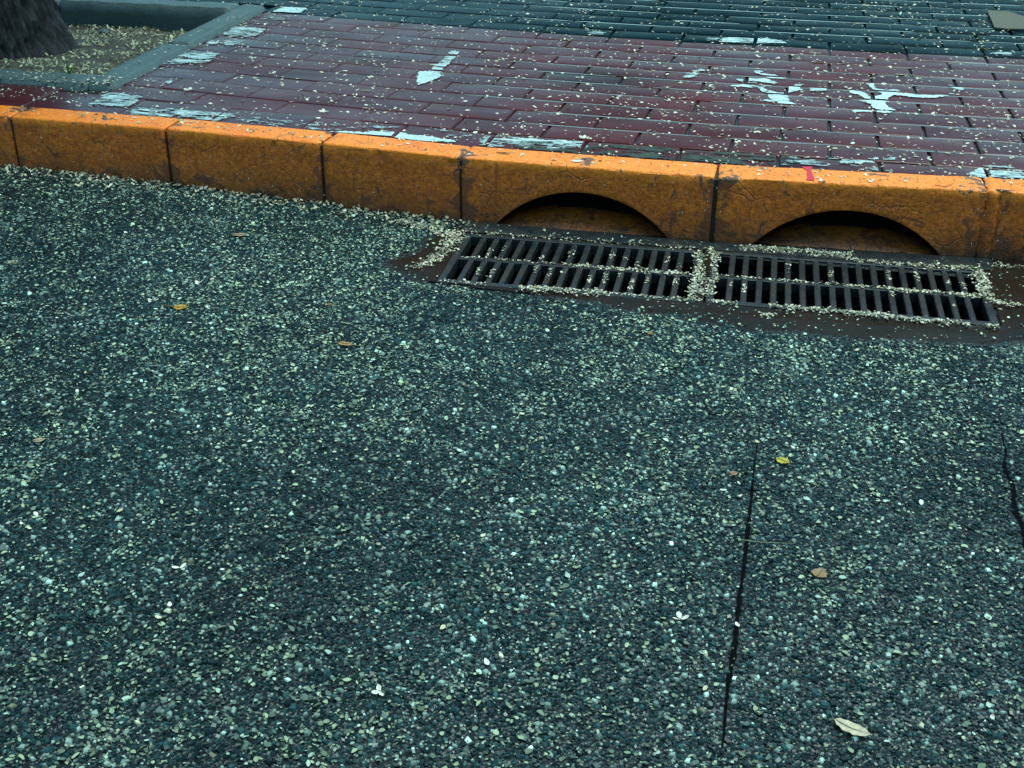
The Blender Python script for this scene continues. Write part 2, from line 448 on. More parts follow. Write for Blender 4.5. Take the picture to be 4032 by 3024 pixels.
def stones():
    sp = .0069
    xs = np.arange(-3.0, 1.15, sp); ys = np.arange(.80, 3.47, sp * .9)
    X, Y = np.meshgrid(xs, ys)
    X = X + (np.arange(len(ys)) % 2)[:, None] * sp / 2
    X = X + rng.uniform(-.42, .42, X.shape) * sp; Y = Y + rng.uniform(-.42, .42, Y.shape) * sp
    X, Y = X.ravel(), Y.ravel()
    a, b = view_margin(Y)
    k = (X > a) & (X < b) & (Y < kerb_y(X) - .004)
    ap = apron(X, Y)
    k &= ~(ap & (rng.random(X.size) > .03 + .5 * sstep(.35, .75, fbm(X * 18, Y * 18, 27)) * sstep(2.93, 2.80, Y))) & ~in_drain(X, Y, .0)
    k &= seam_dist(X, Y) > .0048
    X, Y = X[k], Y[k]; n = len(X)
    s = sp * rng.lognormal(-.68, .44, n); s = np.clip(s, .0018, .0085)
    asp = rng.uniform(.62, 1.0, n); th = rng.uniform(0, 2 * np.pi, n)
    tilt = rng.normal(0, .13, (n, 2))
    K = 4
    ang = np.arange(K) * 2 * np.pi / K
    jr = rng.uniform(.68, 1.3, (n, K)); a_ = ang[None] + rng.uniform(-.25, .25, (n, K))
    lx, ly = np.cos(a_) * jr, np.sin(a_) * jr * asp[:, None]
    h = s * rng.uniform(.18, .50, n)
    V = np.zeros((n, 2 * K, 3))
    for r_, (sc, z) in enumerate([(1.0, -.35), (.66, 1.0)]):
        px, py = lx * sc, ly * sc
        V[:, r_ * K:(r_ + 1) * K, 0] = (px * np.cos(th)[:, None] - py * np.sin(th)[:, None]) * s[:, None]
        V[:, r_ * K:(r_ + 1) * K, 1] = (px * np.sin(th)[:, None] + py * np.cos(th)[:, None]) * s[:, None]
        V[:, r_ * K:(r_ + 1) * K, 2] = z * h[:, None]
    V[:, :, 2] += V[:, :, 0] * tilt[:, :1] + V[:, :, 1] * tilt[:, 1:]
    V[:, :, 0] += X[:, None]; V[:, :, 1] += Y[:, None]
    V[:, :, 2] += (road_z(X, Y) + .0010 + .0016 * (fbm(X * 30, Y * 30, 4) - .5))[:, None]
    base = np.arange(n)[:, None] * 2 * K
    i = np.arange(K); j = (i + 1) % K
    Q = (base[:, :, None] + np.stack([i, j, j + K, i + K], -1)[None]).reshape(-1, 4)
    T = base + (np.arange(K) + K)[None]
    # stone colours: mostly dark basalt, some grey and a few pale grains
    t = rng.random(n) ** 2.2
    c = np.stack([.0020 + .022 * t, .0080 + .062 * t, .0095 + .062 * t], -1)
    pale = rng.random(n) < .13 + .20 * sstep(.45, .7, fbm(X * 14, Y * 14, 19))
    c[pale] = c[pale] * 0 + np.array([.17, .24, .205]) * rng.lognormal(-.25, .6, (pale.sum(), 1))
    warm = rng.random(n) < .05
    c[warm] *= np.array([1.35, 1.0, .8])
    c *= (.25 + 1.5 * fbm(X * 2.4, Y * 2.4, 9))[:, None]
    return mesh_np('aggregate', V.reshape(-1, 3), [Q, T], np.repeat(c, 2 * K, 0), False)
seam_strips()
agg = tag(link('aggregate', stones(), M_STONE, road), 'crushed dark stones in the asphalt', None, None, 'stuff')

# ------------------------------------------------------------------ petals
def petal_mesh(name, X, Y, Z, size, C, curl=None, tilt=.22, asp=(.45, .8)):
    """many cupped petals, 9 vertices / 8 triangles each"""
    n = len(X)
    gx, gy = np.meshgrid([-1, 0, 1], [-1, 0, 1]); gx, gy = gx.ravel().astype(float), gy.ravel().astype(float)
    wx = np.where((gx != 0) & (gy != 0), .66, 1.0)
    lx = gx * wx; ly = gy * wx
    asp_ = rng.uniform(*asp, n)[:, None]
    jx = rng.uniform(.82, 1.18, (n, 9)); jy = rng.uniform(.82, 1.18, (n, 9))
    cu = (rng.uniform(-.1, .55, n) if curl is None else curl)[:, None]
    cl = rng.uniform(-.25, .3, n)[:, None]
    px = lx[None] * jx; py = ly[None] * jy * asp_
    pz = cu * (py / asp_) ** 2 * asp_ + cl * px ** 2 + rng.normal(0, .05, (n, 9))
    th = rng.uniform(0, 2 * np.pi, n)[:, None]
    tx, ty = rng.normal(0, tilt, (n, 1)), rng.normal(0, tilt, (n, 1))
    pz = pz + px * tx + py * ty
    pz = pz - pz.min(1, keepdims=True)
    V = np.stack([px * np.cos(th) - py * np.sin(th), px * np.sin(th) + py * np.cos(th), pz], -1) * (size / 2)[:, None, None]
    V[:, :, 0] += X[:, None]; V[:, :, 1] += Y[:, None]; V[:, :, 2] += Z[:, None]
    q = np.array([[0, 1, 4, 3], [1, 2, 5, 4], [3, 4, 7, 6], [4, 5, 8, 7]])
    F = (np.arange(n)[:, None, None] * 9 + q[None]).reshape(-1, 4)
    return mesh_np(name, V.reshape(-1, 3), F, np.repeat(C, 9, 0), True)

def petal_cols(n, fresh=.4):
    t = rng.random(n)
    white = np.array([.74, .70, .56]); cream = np.array([.60, .54, .34]); old = np.array([.27, .26, .17]); grey = np.array([.17, .185, .15])
    c = np.where((t < fresh)[:, None], white, np.where((t < fresh + (1 - fresh) * .35)[:, None], cream, np.where((t < fresh + (1 - fresh) * .7)[:, None], old, grey)))
    return c * rng.uniform(.65, 1.15, (n, 1))

def road_petals():
    N = 140000
    Y = rng.uniform(.85, 3.44, N); a, b = view_margin(Y)
    X = rng.uniform(-2.95, 1.1, N)
    k = (X > a) & (X < b) & (Y < kerb_y(X) - .003)
    p = .22 + .60 * sstep(.40, .70, fbm(X * 17, Y * 17, 21, 4)) + .18 * sstep(.45, .7, fbm(X * 2.2, Y * 2.2, 31))
    p *= np.interp(Y, [1.0, 2.0, 2.9, 3.4], [.75, .9, 1.0, 1.0])
    p *= .55 + .9 * sstep(.30, .70, fbm(X * 1.7, Y * 1.7, 61))
    ap = apron(X, Y)
    p = np.where(ap, .10, p)
    p = np.where(in_drain(X, Y, .005), 0, p)
    p = np.where(seam_dist(X, Y) < .012, p * .12, p)
    k &= rng.random(N) < p
    X, Y, ap = X[k], Y[k], ap[k]; n = len(X)
    size = np.clip(rng.lognormal(math.log(.0056), .38, n), .0022, .0140)
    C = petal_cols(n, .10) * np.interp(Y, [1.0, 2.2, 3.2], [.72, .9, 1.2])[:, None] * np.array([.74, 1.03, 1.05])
    Z = road_z(X, Y) + np.where(ap, .007, .0030) + rng.uniform(0, .0018, n)
    return petal_mesh('fallen_petals', X, Y, Z, size, C, curl=rng.uniform(0, .22, n), tilt=.17, asp=(.35, .9))
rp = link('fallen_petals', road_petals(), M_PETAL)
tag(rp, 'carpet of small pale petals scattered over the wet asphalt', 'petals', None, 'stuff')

def drift(lines, dens, zf, fresh=.5, smin=.006, smax=.014):
    """petals washed together along polylines: (points, half width, weight, pile)"""
    Xs, Ys, Zs = [], [], []
    for pts, w, wt, pile in lines:
        pts = np.array(pts, float)
        seg = np.linalg.norm(np.diff(pts, axis=0), axis=1); L = seg.sum()
        n = int(L * w * 2 * dens * wt)
        t = rng.uniform(0, L, n); cs = np.concatenate([[0], np.cumsum(seg)])
        x = np.interp(t, cs, pts[:, 0]); y = np.interp(t, cs, pts[:, 1])
        clump = .55 + .9 * fbm(t * 26, t * 0 + w * 91, 5, 3)
        o = rng.normal(0, .5, n) * w * (.4 + .9 * clump ** 2)
        keep = rng.random(n) < np.clip(clump * 2.2 - 1.35, 0.05, 1)
        dx = np.gradient(pts[:, 0]).mean(); dy = np.gradient(pts[:, 1]).mean(); l = math.hypot(dx, dy)
        x2, y2 = x - dy / l * o, y + dx / l * o
        z = zf(x2, y2) + np.abs(rng.normal(0, 1, n)) * pile * np.exp(-(o / w) ** 2)
        Xs.append(x2[keep]); Ys.append(y2[keep]); Zs.append(z[keep])
    X, Y, Z = map(np.concatenate, (Xs, Ys, Zs)); n = len(X)
    return X, Y, Z, rng.uniform(smin, smax, n), petal_cols(n, fresh)

# ------------------------------------------------------------------ kerb stones
def kerb_profile():
    r = .0065; pts = []
    for z in np.linspace(-.05, KH - r, 17): pts.append((0.0 + .005 * max(0, z) / KH, z))
    for a in (20, 40, 60, 80): pts.append((.005 + r - r * math.cos(R(a)), KH - r + r * math.sin(R(a))))
    for y in np.linspace(.005 + r, KW - .006, 8): pts.append((y, KH))
    pts += [(KW, KH - .006), (KW, -.05)]
    return pts

def kerb_stone(i, gap0=.004, gap1=.004, seed=0):
    x0, y0, x1, y1 = KX[i], KY[i], KX[i + 1], KY[i + 1]
    L = math.hypot(x1 - x0, y1 - y0); ang = math.atan2(y1 - y0, x1 - x0)
    prof = kerb_profile(); m = len(prof)
    us = np.concatenate([[gap0, gap0 + .0035, gap0 + .009], np.arange(gap0 + .02, L - gap1 - .018, .012), [L - gap1 - .009, L - gap1 - .0035, L - gap1]])
    V = np.zeros((len(us), m, 3))
    for a, u_ in enumerate(us):
        e = min(u_ - gap0, L - gap1 - u_)
        inset = .006 * (1 - min(1, e / .009)) ** 2
        for b, (py, pz) in enumerate(prof):
            sx = x0 + u_
            nz = (fbm(sx * 55, pz * 55 + py * 55, seed) - .5) * .0035 + (fbm(sx * 9, pz * 9 + py * 9, seed + 3) - .5) * .006
            chip = max(0.0, float(fbm(sx * 30, pz * 30, seed + 7)) - .62) * .05 if KH - .03 < pz < KH + .001 and py < .04 else 0
            V[a, b] = (u_, py + (inset + nz + chip if b < 19 else 0), pz - (inset + chip * .6 if b > 15 else 0) - (nz * .6 if b >= 19 else 0))
    idx = np.arange(len(us) * m).reshape(len(us), m)
    F = np.stack([idx[:-1, :-1], idx[1:, :-1], idx[1:, 1:], idx[:-1, 1:]], -1).reshape(-1, 4)
    Vf = V.reshape(-1, 3)
    me = mesh_np('kerb_stone', Vf, [F, idx[0][::-1][None], idx[-1][None]])
    return me, (x0, y0), ang, L

def kerb_stone_arch(i, ua, ub, apex, gap0=.004, gap1=.004, seed=0):
    """kerb stone with a scooped segmental mouth at its foot, from ua to ub along the stone"""
    x0, y0, x1, y1 = KX[i], KY[i], KX[i + 1], KY[i + 1]
    L = math.hypot(x1 - x0, y1 - y0); ang = math.atan2(y1 - y0, x1 - x0)
    half = (ub - ua) / 2; cu = (ua + ub) / 2
    rad = (half ** 2 + apex ** 2) / (2 * apex)
    def arch(u_):
        q = rad ** 2 - (u_ - cu) ** 2
        return max(0.0, math.sqrt(max(q, 0)) - (rad - apex)) if ua < u_ < ub else 0.0
    us = np.unique(np.concatenate([[gap0, gap0 + .004, gap0 + .01], np.arange(gap0 + .02, L - gap1 - .018, .0105), [ua, ua + .004, ub - .004, ub], [L - gap1 - .01, L - gap1 - .004, L - gap1]]))
    r = .0065
    rows = []
    NZ, NB = 12, 12
    for u_ in us:
        e = min(u_ - gap0, L - gap1 - u_); inset = .006 * (1 - min(1, e / .01)) ** 2
        h = arch(u_); sx = x0 + u_
        nf = lambda a, b: (float(fbm(a * 55, b * 55, seed)) - .5) * .0028 + (float(fbm(a * 9, b * 9, seed + 3)) - .5) * .005
        pr = []
        dep = .34 * (h / apex) ** .6 if h > 0 else 0
        z0 = -.05
        # back of the scoop, from the foot up to the soffit
        for k in range(NB + 1):
            # a sloping sill, then a low throat running back to the drain, made deep to go dark
            RY = [0, .0, .045, .10, .16, .22, .28, .36, .52, .72, .90, 1.0, 1.0]
            RZ = [None, .0, .10, .20, .28, .325, .345, .35, .355, .355, .355, .45, 1.0]
            zz = z0 if k == 0 else h * RZ[k]
            yy = .004 + dep * RY[k]
            if h == 0: zz = z0; yy = 0
            pr.append((yy, zz))
        # soffit edge back to the face, slightly rounded lip
        pr.append((.004 if h > 0 else 0, h if h > 0 else z0))
        fz = h + .003 if h > 0 else z0
        for k in range(NZ + 1):
            zz = fz + (KH - r - fz) * k / NZ
            pr.append((.005 * max(0, zz) / KH + inset + nf(sx, zz) * min(1, (zz - fz) / .02 + .2), zz))
        for a in (20, 40, 60, 80): pr.append((.005 + r - r * math.cos(R(a)) + inset * .5, KH - r + r * math.sin(R(a)) - inset))
        for y in np.linspace(.005 + r, KW - .006, 8): pr.append((y, KH - inset - nf(sx, y) * .5))
        pr += [(KW, KH - .006), (KW, h + .012 if h > 0 else -.05)]
        rows.append([(u_, a, b) for a, b in pr])
    V = np.array(rows); m = V.shape[1]
    idx = np.arange(len(us) * m).reshape(len(us), m)
    F = np.stack([idx[:-1, :-1], idx[1:, :-1], idx[1:, 1:], idx[:-1, 1:]], -1).reshape(-1, 4)
    me = mesh_np('kerb_stone', V.reshape(-1, 3), [F, idx[0][::-1][None], idx[-1][None]])
    bm = bmesh.new(); bm.from_mesh(me)
    bmesh.ops.remove_doubles(bm, verts=bm.verts, dist=1e-5)
    bmesh.ops.dissolve_degenerate(bm, edges=bm.edges, dist=1e-5)
    for f in bm.faces: f.smooth = True
    bm.to_mesh(me); bm.free()
    return me, (x0, y0), ang, L

def sharp(me, deg=35):
    bm = bmesh.new(); bm.from_mesh(me)
    for e in bm.edges:
        if len(e.link_faces) == 2: e.smooth = e.calc_face_angle(0) < R(deg)
    bm.to_mesh(me); bm.free()

kerb = tag(empty('kerb', (0, 0, 0)), 'orange painted kerb of concrete stones along the road', None, None, 'structure')
# a bedding strip under the stones keeps the kerb a real body
kstones = []
for i in range(len(KX) - 1):
    g0 = .006; g1 = .004
    if i == 6: res = kerb_stone_arch(i, .108, .628, .124, .004, .006, 30)
    elif i == 7: res = kerb_stone_arch(i, .114, .642, .124, .007, .016, 40)
    else: res = kerb_stone(i, .005 if i != 8 else .016, .0035, i * 5)
    me, (x0, y0), ang, L = res
    sharp(me)
    o = link('kerb_stone', me, M_KERB, kerb)
    if i in (6, 7):
        me.materials.append(M_PITWALL_SHADE)
        for f in me.polygons:
            if f.center.y > .105 and f.center.z < .126 and abs(f.center.y - KW) > .001: f.material_index = 1  # arch throat coloured dark in place of deeper shade
    o.location = (x0, y0, 0); o.rotation_euler = (0, 0, ang)
    if i in (6, 7): o['label'] = 'long orange kerb stone with an arched drain mouth at its foot'
    kstones.append(o)
# backing behind and between the stones (dark joints)
M_JOINT = mat_concrete('dark_joint_mortar', (.016, .010, .006), (.03, .018, .010), .7)
for i in range(1, len(KX) - 1):
    b = boxmesh('joint_mortar', -.0065, .0065, .014, KW - .008, -.05, KH - .014)
    if i == 8: b = None
    if b:
        o = link('joint_mortar', b, M_JOINT, kerb); o.location = (KX[i], KY[i], 0)
def lumpy_joint():
    nu, nv = 9, 60; V = np.zeros((nv, nu, 3))
    prof = kerb_profile()[:-1]
    pl = np.array(prof); cs = np.concatenate([[0], np.cumsum(np.linalg.norm(np.diff(pl, axis=0), axis=1))])
    for a, s_ in enumerate(np.linspace(0, cs[-1], nv)):
        py, pz = np.interp(s_, cs, pl[:, 0]), np.interp(s_, cs, pl[:, 1])
        ny, nz = (-1, 0) if pz < KH - .009 else (0, 1)
        for b in range(nu):
            e = (b - (nu - 1) / 2) / ((nu - 1) / 2)
            w = .019 + .006 * (float(vnoise(s_ * 40, e, 3)) - .5)
            h = .004 * (1 - e * e) - .004 * abs(e) ** 3 + .005 * (float(fbm(s_ * 70, e * 3, 12)) - .5)
            V[a, b] = (e * w, py + ny * h, pz + nz * h)
    idx = np.arange(nu * nv).reshape(nv, nu)
    F = np.stack([idx[:-1, :-1], idx[:-1, 1:], idx[1:, 1:], idx[1:, :-1]], -1).reshape(-1, 4)
    return mesh_np('joint_mortar', V.reshape(-1, 3), F)
o = link('joint_mortar', lumpy_joint(), M_KERB, kerb); o.location = (KX[8], KY[8], 0)
o['label'] = 'lumpy orange painted mortar joint between kerb stones'
# red paint dab across the top of the stone with the right arch
def red_dab():
    st = kstones[7]; M = st.matrix_basis.inverted()
    poly = [(.059, 3.486), (.090, 3.492), (.0875, 3.455), (.092, 3.425), (.097, 3.395), (.096, 3.372), (.074, 3.366), (.078, 3.395), (.075, 3.42), (.076, 3.45), (.068, 3.470)]
    n = 14; V = []; F = []
    left = [(.059, 3.486), (.070, 3.468), (.076, 3.45), (.0745, 3.42), (.078, 3.395), (.074, 3.372)]
    right = [(.090, 3.490), (.0885, 3.468), (.0875, 3.45), (.092, 3.42), (.096, 3.395), (.097, 3.372)]
    for a in range(n + 1):
        t_ = a / n * 5; k = min(4, int(t_)); f_ = t_ - k
        for b in range(5):
            l = np.array(left[k]) * (1 - f_) + np.array(left[k + 1]) * f_
            r_ = np.array(right[k]) * (1 - f_) + np.array(right[k + 1]) * f_
            p = l * (1 - b / 4) + r_ * b / 4
            q = M @ Vector((p[0] + .0015 * (float(vnoise(a * 1.7, b * 1.3, 8)) - .5), p[1], 0))
            yl = q[1]
            rr = .0065
            z = KH + .0022 if yl >= .005 + rr else KH - rr + math.sqrt(max(0, rr ** 2 - min(rr, (.005 + rr - yl)) ** 2)) + .0022
            V.append((q[0], yl, z))
    for a in range(n):
        for b in range(4):
            i_ = a * 5 + b; F.append((i_, i_ + 5, i_ + 6, i_ + 1))
    return mesh_np('red_paint_mark', np.array(V), np.array(F))
o = link('red_paint_mark', red_dab(), M_REDMARK, kstones[7]); o['label'] = 'red paint dab across the kerb top'

# ------------------------------------------------------------------ drain covers
def make_grate(g, label):
    cx, cy, n = g
    root = tag(empty('drain_grate', (cx, cy, .0035)), label, 'drain cover', 'cast iron drain covers by the kerb')
    root.rotation_euler = (0, 0, GR)
    hx, hy = grate_half(n); ix = n * GP / 2; iy = hy - .020
    # rim: four bars joined into one ring
    bm = bmesh.new()
    def bx(x0, x1, y0, y1, z0, z1):
        v = [bm.verts.new((x, y, z)) for z in (z0, z1) for y in (y0, y1) for x in (x0, x1)]
        fs = [bm.faces.new([v[i] for i in f]) for f in [(0, 2, 3, 1), (0, 1, 5, 4), (1, 3, 7, 5), (3, 2, 6, 7), (2, 0, 4, 6), (4, 5, 7, 6)]]
        return v
    bx(-hx, hx, iy, hy, -.03, .004); bx(-hx, hx, -hy, -iy, -.03, .004)
    bx(-hx, -ix, -iy + .0005, iy - .0005, -.03, .0035); bx(ix, hx, -iy + .0005, iy - .0005, -.03, .0035)
    bmesh.ops.bevel(bm, geom=list(bm.edges), offset=.002, segments=1, affect='EDGES')
    me = bpy.data.meshes.new('rim'); bm.to_mesh(me); bm.free()
    link('rim', me, M_IRON, root)
    link('crossbar', boxmesh('crossbar', -ix - .001, ix + .001, -.010, .010, -.028, .0025, .002), M_IRON, root)
    for s in (-1, 1):
        bar = boxmesh('bar', -GBAR / 2, GBAR / 2, -(iy - .010) / 2, (iy - .010) / 2, -.028, .0015, .0022)
        for k in range(1, n):
            o = link('bar', bar, M_IRON, root)
            o.location = (-ix + k * GP + random.uniform(-.0008, .0008), s * (.010 + (iy - .010) / 2), random.uniform(-.0008, .0006))
    return root
make_grate(GRATES[0], 'cast iron drain grate below the left arched mouth of the kerb')
make_grate(GRATES[1], 'cast iron drain grate below the right arched mouth, by the red mark')
# iron lip between covers and kerb
def lip():
    V = []; n = 40
    for k in range(n + 1):
        x = -.90 + 1.50 * k / n
        yb = kerb_y(x) - .004
        u0 = 3.090 + .178 + .004 + (x + .528) * math.tan(GR) + .006
        V += [(x, u0, .0075), (x, u0 + .012, .0092), (x, (u0 + .012 + yb) / 2, .0078), (x, yb, .0090)]
    idx = np.arange(len(V)).reshape(-1, 4)
    F = np.stack([idx[:-1, :-1], idx[1:, :-1], idx[1:, 1:], idx[:-1, 1:]], -1).reshape(-1, 4)
    return mesh_np('drain_lip', np.array(V), F)
link('drain_lip', lip(), M_IRON, gutter)

# petals washed against kerb foot, drain covers and joints
gz = lambda x, y: np.where(in_drain(x, y, 0), .0075, .0080)
kz = lambda x, y: road_z(x, y) + .004
def gp(g, u_, v_):
    cx, cy, n = GRATES[g]; return (cx + u_ * math.cos(GR) - v_ * math.sin(GR), cy + u_ * math.sin(GR) + v_ * math.cos(GR))
foot = [(x, float(kerb_y(x)) - .012) for x in np.linspace(-2.95, -.86, 30)]
lines = [(foot, .012, .55, .005), ([(x, y - .03) for x, y in foot], .04, .30, .002),
         ([(-1.10, 3.30), (-.98, 3.27), (-.90, 3.22), (-.90, 3.10), (-.93, 2.98)], .026, .8, .003),
         ([gp(0, -.36, .18), gp(0, -.1, .185), gp(0, .33, .185)], .012, .35, .002),
         ([gp(0, -.34, -.178), gp(0, -.20, -.172)], .010, .4, .001),
         ([gp(0, -.12, -.180), gp(0, .02, -.176), gp(0, .10, -.172)], .014, 1.5, .004),
         ([gp(0, .10, -.166), gp(0, .33, -.170)], .009, .7, .001),
         ([gp(0, -.33, 0), gp(0, .0, 0)], .007, .45, .001), ([gp(0, .0, 0), gp(0, .33, 0)], .010, 1.1, .001),
         ([gp(0, .338, .17), gp(0, .345, .0), gp(0, .335, -.17)], .013, 1.4, .003),
         ([gp(1, -.355, .17), gp(1, -.35, .0), gp(1, -.36, -.15)], .010, .9, .002),
         ([gp(0, .36, .20), gp(0, .38, .15)], .018, 1.3, .003),
         ([gp(1, -.29, .205), gp(1, -.12, .212), gp(1, .02, .207)], .016, 1.7, .004),
         ([gp(1, .02, .172), gp(1, .34, .176)], .008, 1.6, .004),
         ([gp(1, -.34, 0), gp(1, .1, 0)], .007, .7, .001), ([gp(1, .1, -.002), gp(1, .34, -.004)], .010, 1.2, .001),
         ([gp(1, .355, .175), gp(1, .358, .06), gp(1, .350, -.02)], .015, 2.0, .005),
         ([gp(1, .35, -.03), gp(1, .40, -.045), gp(1, .50, -.050)], .009, 1.6, .003),
         ([gp(1, -.20, -.176), gp(1, .04, -.180), gp(1, .10, -.176)], .010, 2.0, .005),
         ([gp(1, .10, -.184), gp(1, .19, -.188), gp(1, .29, -.190)], .010, 1.7, .004),
         ([gp(1, .33, -.19), gp(1, .36, -.19)], .010, 1.8, .003),
         ([gp(1, -.36, -.17), gp(1, -.28, -.178)], .008, 1.0, .002),
         ([gp(1, -.22, -.235), gp(1, -.18, -.225)], .008, 1.5, .002),
         ([gp(1, .36, .22), gp(1, .60, .21)], .012, .6, .002)]
for g_, n_ in ((0, 17), (1, 18)):          # smears lying along single bars
    for k in range(1, n_):
        for s_ in (-1, 1):
            f_ = k / n_
            if random.random() < (.22 + .30 * f_):
                u_ = -n_ * GP / 2 + k * GP; v0 = s_ * random.uniform(.01, .07); v1 = v0 + s_ * random.uniform(.03, .08)
                lines.append(([gp(g_, u_, v0), gp(g_, u_ , (v0 + v1) / 2), gp(g_, u_, max(-.16, min(.16, v1)))], .0045, random.uniform(.35, 1.0), .0005))
X, Y, Z, S_, C_ = drift(lines[:2], 21000, kz, .35)
tag(link('petal_drift', petal_mesh('petal_drift', X, Y, Z, S_, C_, tilt=.4), M_PETAL), 'line of petals washed up along the foot of the orange kerb', 'petals', None, 'stuff')
X, Y, Z, S_, C_ = drift(lines[2:], 42000, gz, .50, .0035, .0095)
tag(link('petal_drift', petal_mesh('petal_drift', X, Y, Z, S_, C_, tilt=.25), M_PETAL), 'clumps of wet petals caught round the drain grates', 'petals', None, 'stuff')

# ------------------------------------------------------------------ pavement: separate tiles
NX = [(-30, -4.98), (-24, -3.93), (-20, -3.22), (-16, -2.48), (-14, -2.127), (-13, -1.957), (-12, -1.795), (-10, -1.482), (-7, -1.022), (-3, -.440), (0, -.007), (5, .720), (20, 2.90)]
def tx(n): return float(np.interp(n, [a for a, b in NX], [b for a, b in NX]))
ROWS = [3.480, 3.607, 3.742, 3.877, 4.010, 4.145, 4.272, 4.388, 4.503, 4.628, 4.754, 4.876, 4.988]
ROWT = [4.988 + .1275 * k for k in range(0, 13)]
PZ = .197
PITX0, PITX1, PITY0, PITY1 = -4.20, -2.293, 3.812, 5.215      # outer edge of the tree pit border
tile_cache = {}
def tile_mesh(kind, mat, L, W, tight=False):
    key = (kind, round(L, 2), round(W, 2), tight)
    if key in tile_cache: return tile_cache[key]
    L, W = key[1], key[2]
    xs = np.array([0, .0035, .010, L - .010, L - .0035, L]) - L / 2
    ys = np.array([0, .0035, .010, W - .010, W - .0035, W]) - W / 2
    zz = np.array([-.0052, -.0014, 0, 0, -.0014, -.0052])
    zy = zz.copy()
    if tight:
        zz = zz * .35; zy = zy * .35
    V = [(x, y, min(zz[i], zy[j])) for j, y in enumerate(ys) for i, x in enumerate(xs)]
    F = [(j * 6 + i, j * 6 + i + 1, j * 6 + i + 7, j * 6 + i + 6) for j in range(5) for i in range(5)]
    c = [0, 5, 35, 30]
    b = len(V)
    V += [(V[q][0], V[q][1], -.03) for q in c]
    F5 = []
    side = [[5, 4, 3, 2, 1, 0, b, b + 1], [35, 29, 23, 17, 11, 5, b + 1, b + 2], [30, 31, 32, 33, 34, 35, b + 2, b + 3], [0, 6, 12, 18, 24, 30, b + 3, b]]
    me = mesh_np('paving_tile', np.array(V), [np.array(F), np.array(side)])
    me.materials.append(mat)
    tile_cache[key] = me
    return me
tiles = []       # world rectangles of the tiles, for the paint: (x0,x1,y0,y1)
def lay(parent, mat, rows, kind, n0, n1, off, ymin=None):
    cnt = 0
    for j in range(len(rows) - 1):
        for n in range(n0, n1):
            if (n + j + off) % 2: continue
            a, b = tx(n), tx(n + 2)
            left = sstep(-.9, -1.4, (a + b) / 2)
            gx = .0085 - .0062 * left; gy = .0098 - .0074 * left
            for (p, q) in [(a, b)]:
                y0, y1 = rows[j], rows[j + 1]
                mid_y = (y0 + y1) / 2 + float(curve((p + q) / 2))
                # cut round the tree pit
                if y1 + curve(PITX1) > PITY0 + .03 and y0 + curve(PITX1) < PITY1 - .02:
                    if q < PITX1 + .05 and p > PITX0 - .05: continue
                    if p < PITX1 < q: p = PITX1 + .004
                    if p < PITX0 < q: q = PITX0 - .004
                L, W = q - p - gx, y1 - y0 - gy
                xm = (p + q) / 2
                if j == 0 and kind == 'red':
                    yk = float(kerb_y(xm)) + KW + .004
                    y0b = max(yk, 3.3) - float(curve(xm))
                    W = y1 - y0b - gy; ym = (y0b + y1) / 2
                else: ym = (y0 + y1) / 2
                if W < .02 or L < .03: continue
                me = tile_mesh(kind, mat, L, W, left > .5)
                o = link('paving_tile', me, None, parent)
                sl = (float(curve(xm + .05)) - float(curve(xm - .05))) / .1
                if j == 0 and kind == 'red': sl = (float(kerb_y(xm + .1)) - float(kerb_y(xm - .1))) / .2
                rr = lambda s_: random.gauss(0, s_)
                o.location = (xm, ym + float(curve(xm)), PZ + rr(.0007))
                o.rotation_euler = (rr(.0055), rr(.0040), math.atan(sl) + rr(.002))
                o.scale = (L / round(L, 2), W / round(W, 2), 1)
                tiles.append((xm - L / 2, xm + L / 2, ym + float(curve(xm)) - W / 2, ym + float(curve(xm)) + W / 2))
                cnt += 1
    return cnt
def sheet(name, x0, x1, ys, z, mat, hole=None):
    xs = np.unique(np.concatenate([[x0, -10, -6, -5], np.arange(-4.9, 2.6, .1), [PITX0 + .05, PITX1 - .05], [4, 9, x1]]))
    V = []; F = []
    rows = []
    for t_ in ys:
        row = []
        for x in xs:
            y = t_ + float(curve(x)) if t_ != 'k' else float(kerb_y(x)) + KW - .03
            row.append(len(V)); V.append((x, y, z))
        rows.append(row)
    for j in range(len(rows) - 1):
        for i in range(len(xs) - 1):
            q = [rows[j][i], rows[j][i + 1], rows[j + 1][i + 1], rows[j + 1][i]]
            mx = (xs[i] + xs[i + 1]) / 2; my = sum(V[k][1] for k in q) / 4
            if hole and hole[0] < mx < hole[1] and hole[2] < my < hole[3]: continue
            F.append(q)
    return mesh_np(name, np.array(V), np.array(F))
HOLE = (PITX0 + .05, PITX1 - .05, PITY0 + .06, PITY1 - .06)
ysr = ['k', 3.55] + list(np.arange(3.65, 4.95, .06)) + [4.986]
red = tag(link('pavement', sheet('pavement', -40, 40, ysr, PZ - .0115, M_GROUT, HOLE), M_GROUT), 'pavement of wet dark red tiles in running courses', None, None, 'structure')
yst = [4.986, 5.03, 5.08, 5.13, 5.18, 5.25, 5.5, 6, 6.7, 12, 25, 45]
teal = tag(link('footpath', sheet('footpath', -40, 40, yst, PZ - .0117, M_TEAL, HOLE), M_TEAL), 'footpath of wet dark teal tiles beyond the red ones', None, None, 'structure')
M_JOINT_GLINT = mat_plain('pale_joint_glint', (.16, .21, .225), .3)  # pale strips that paint the sky's reflection along the row joints
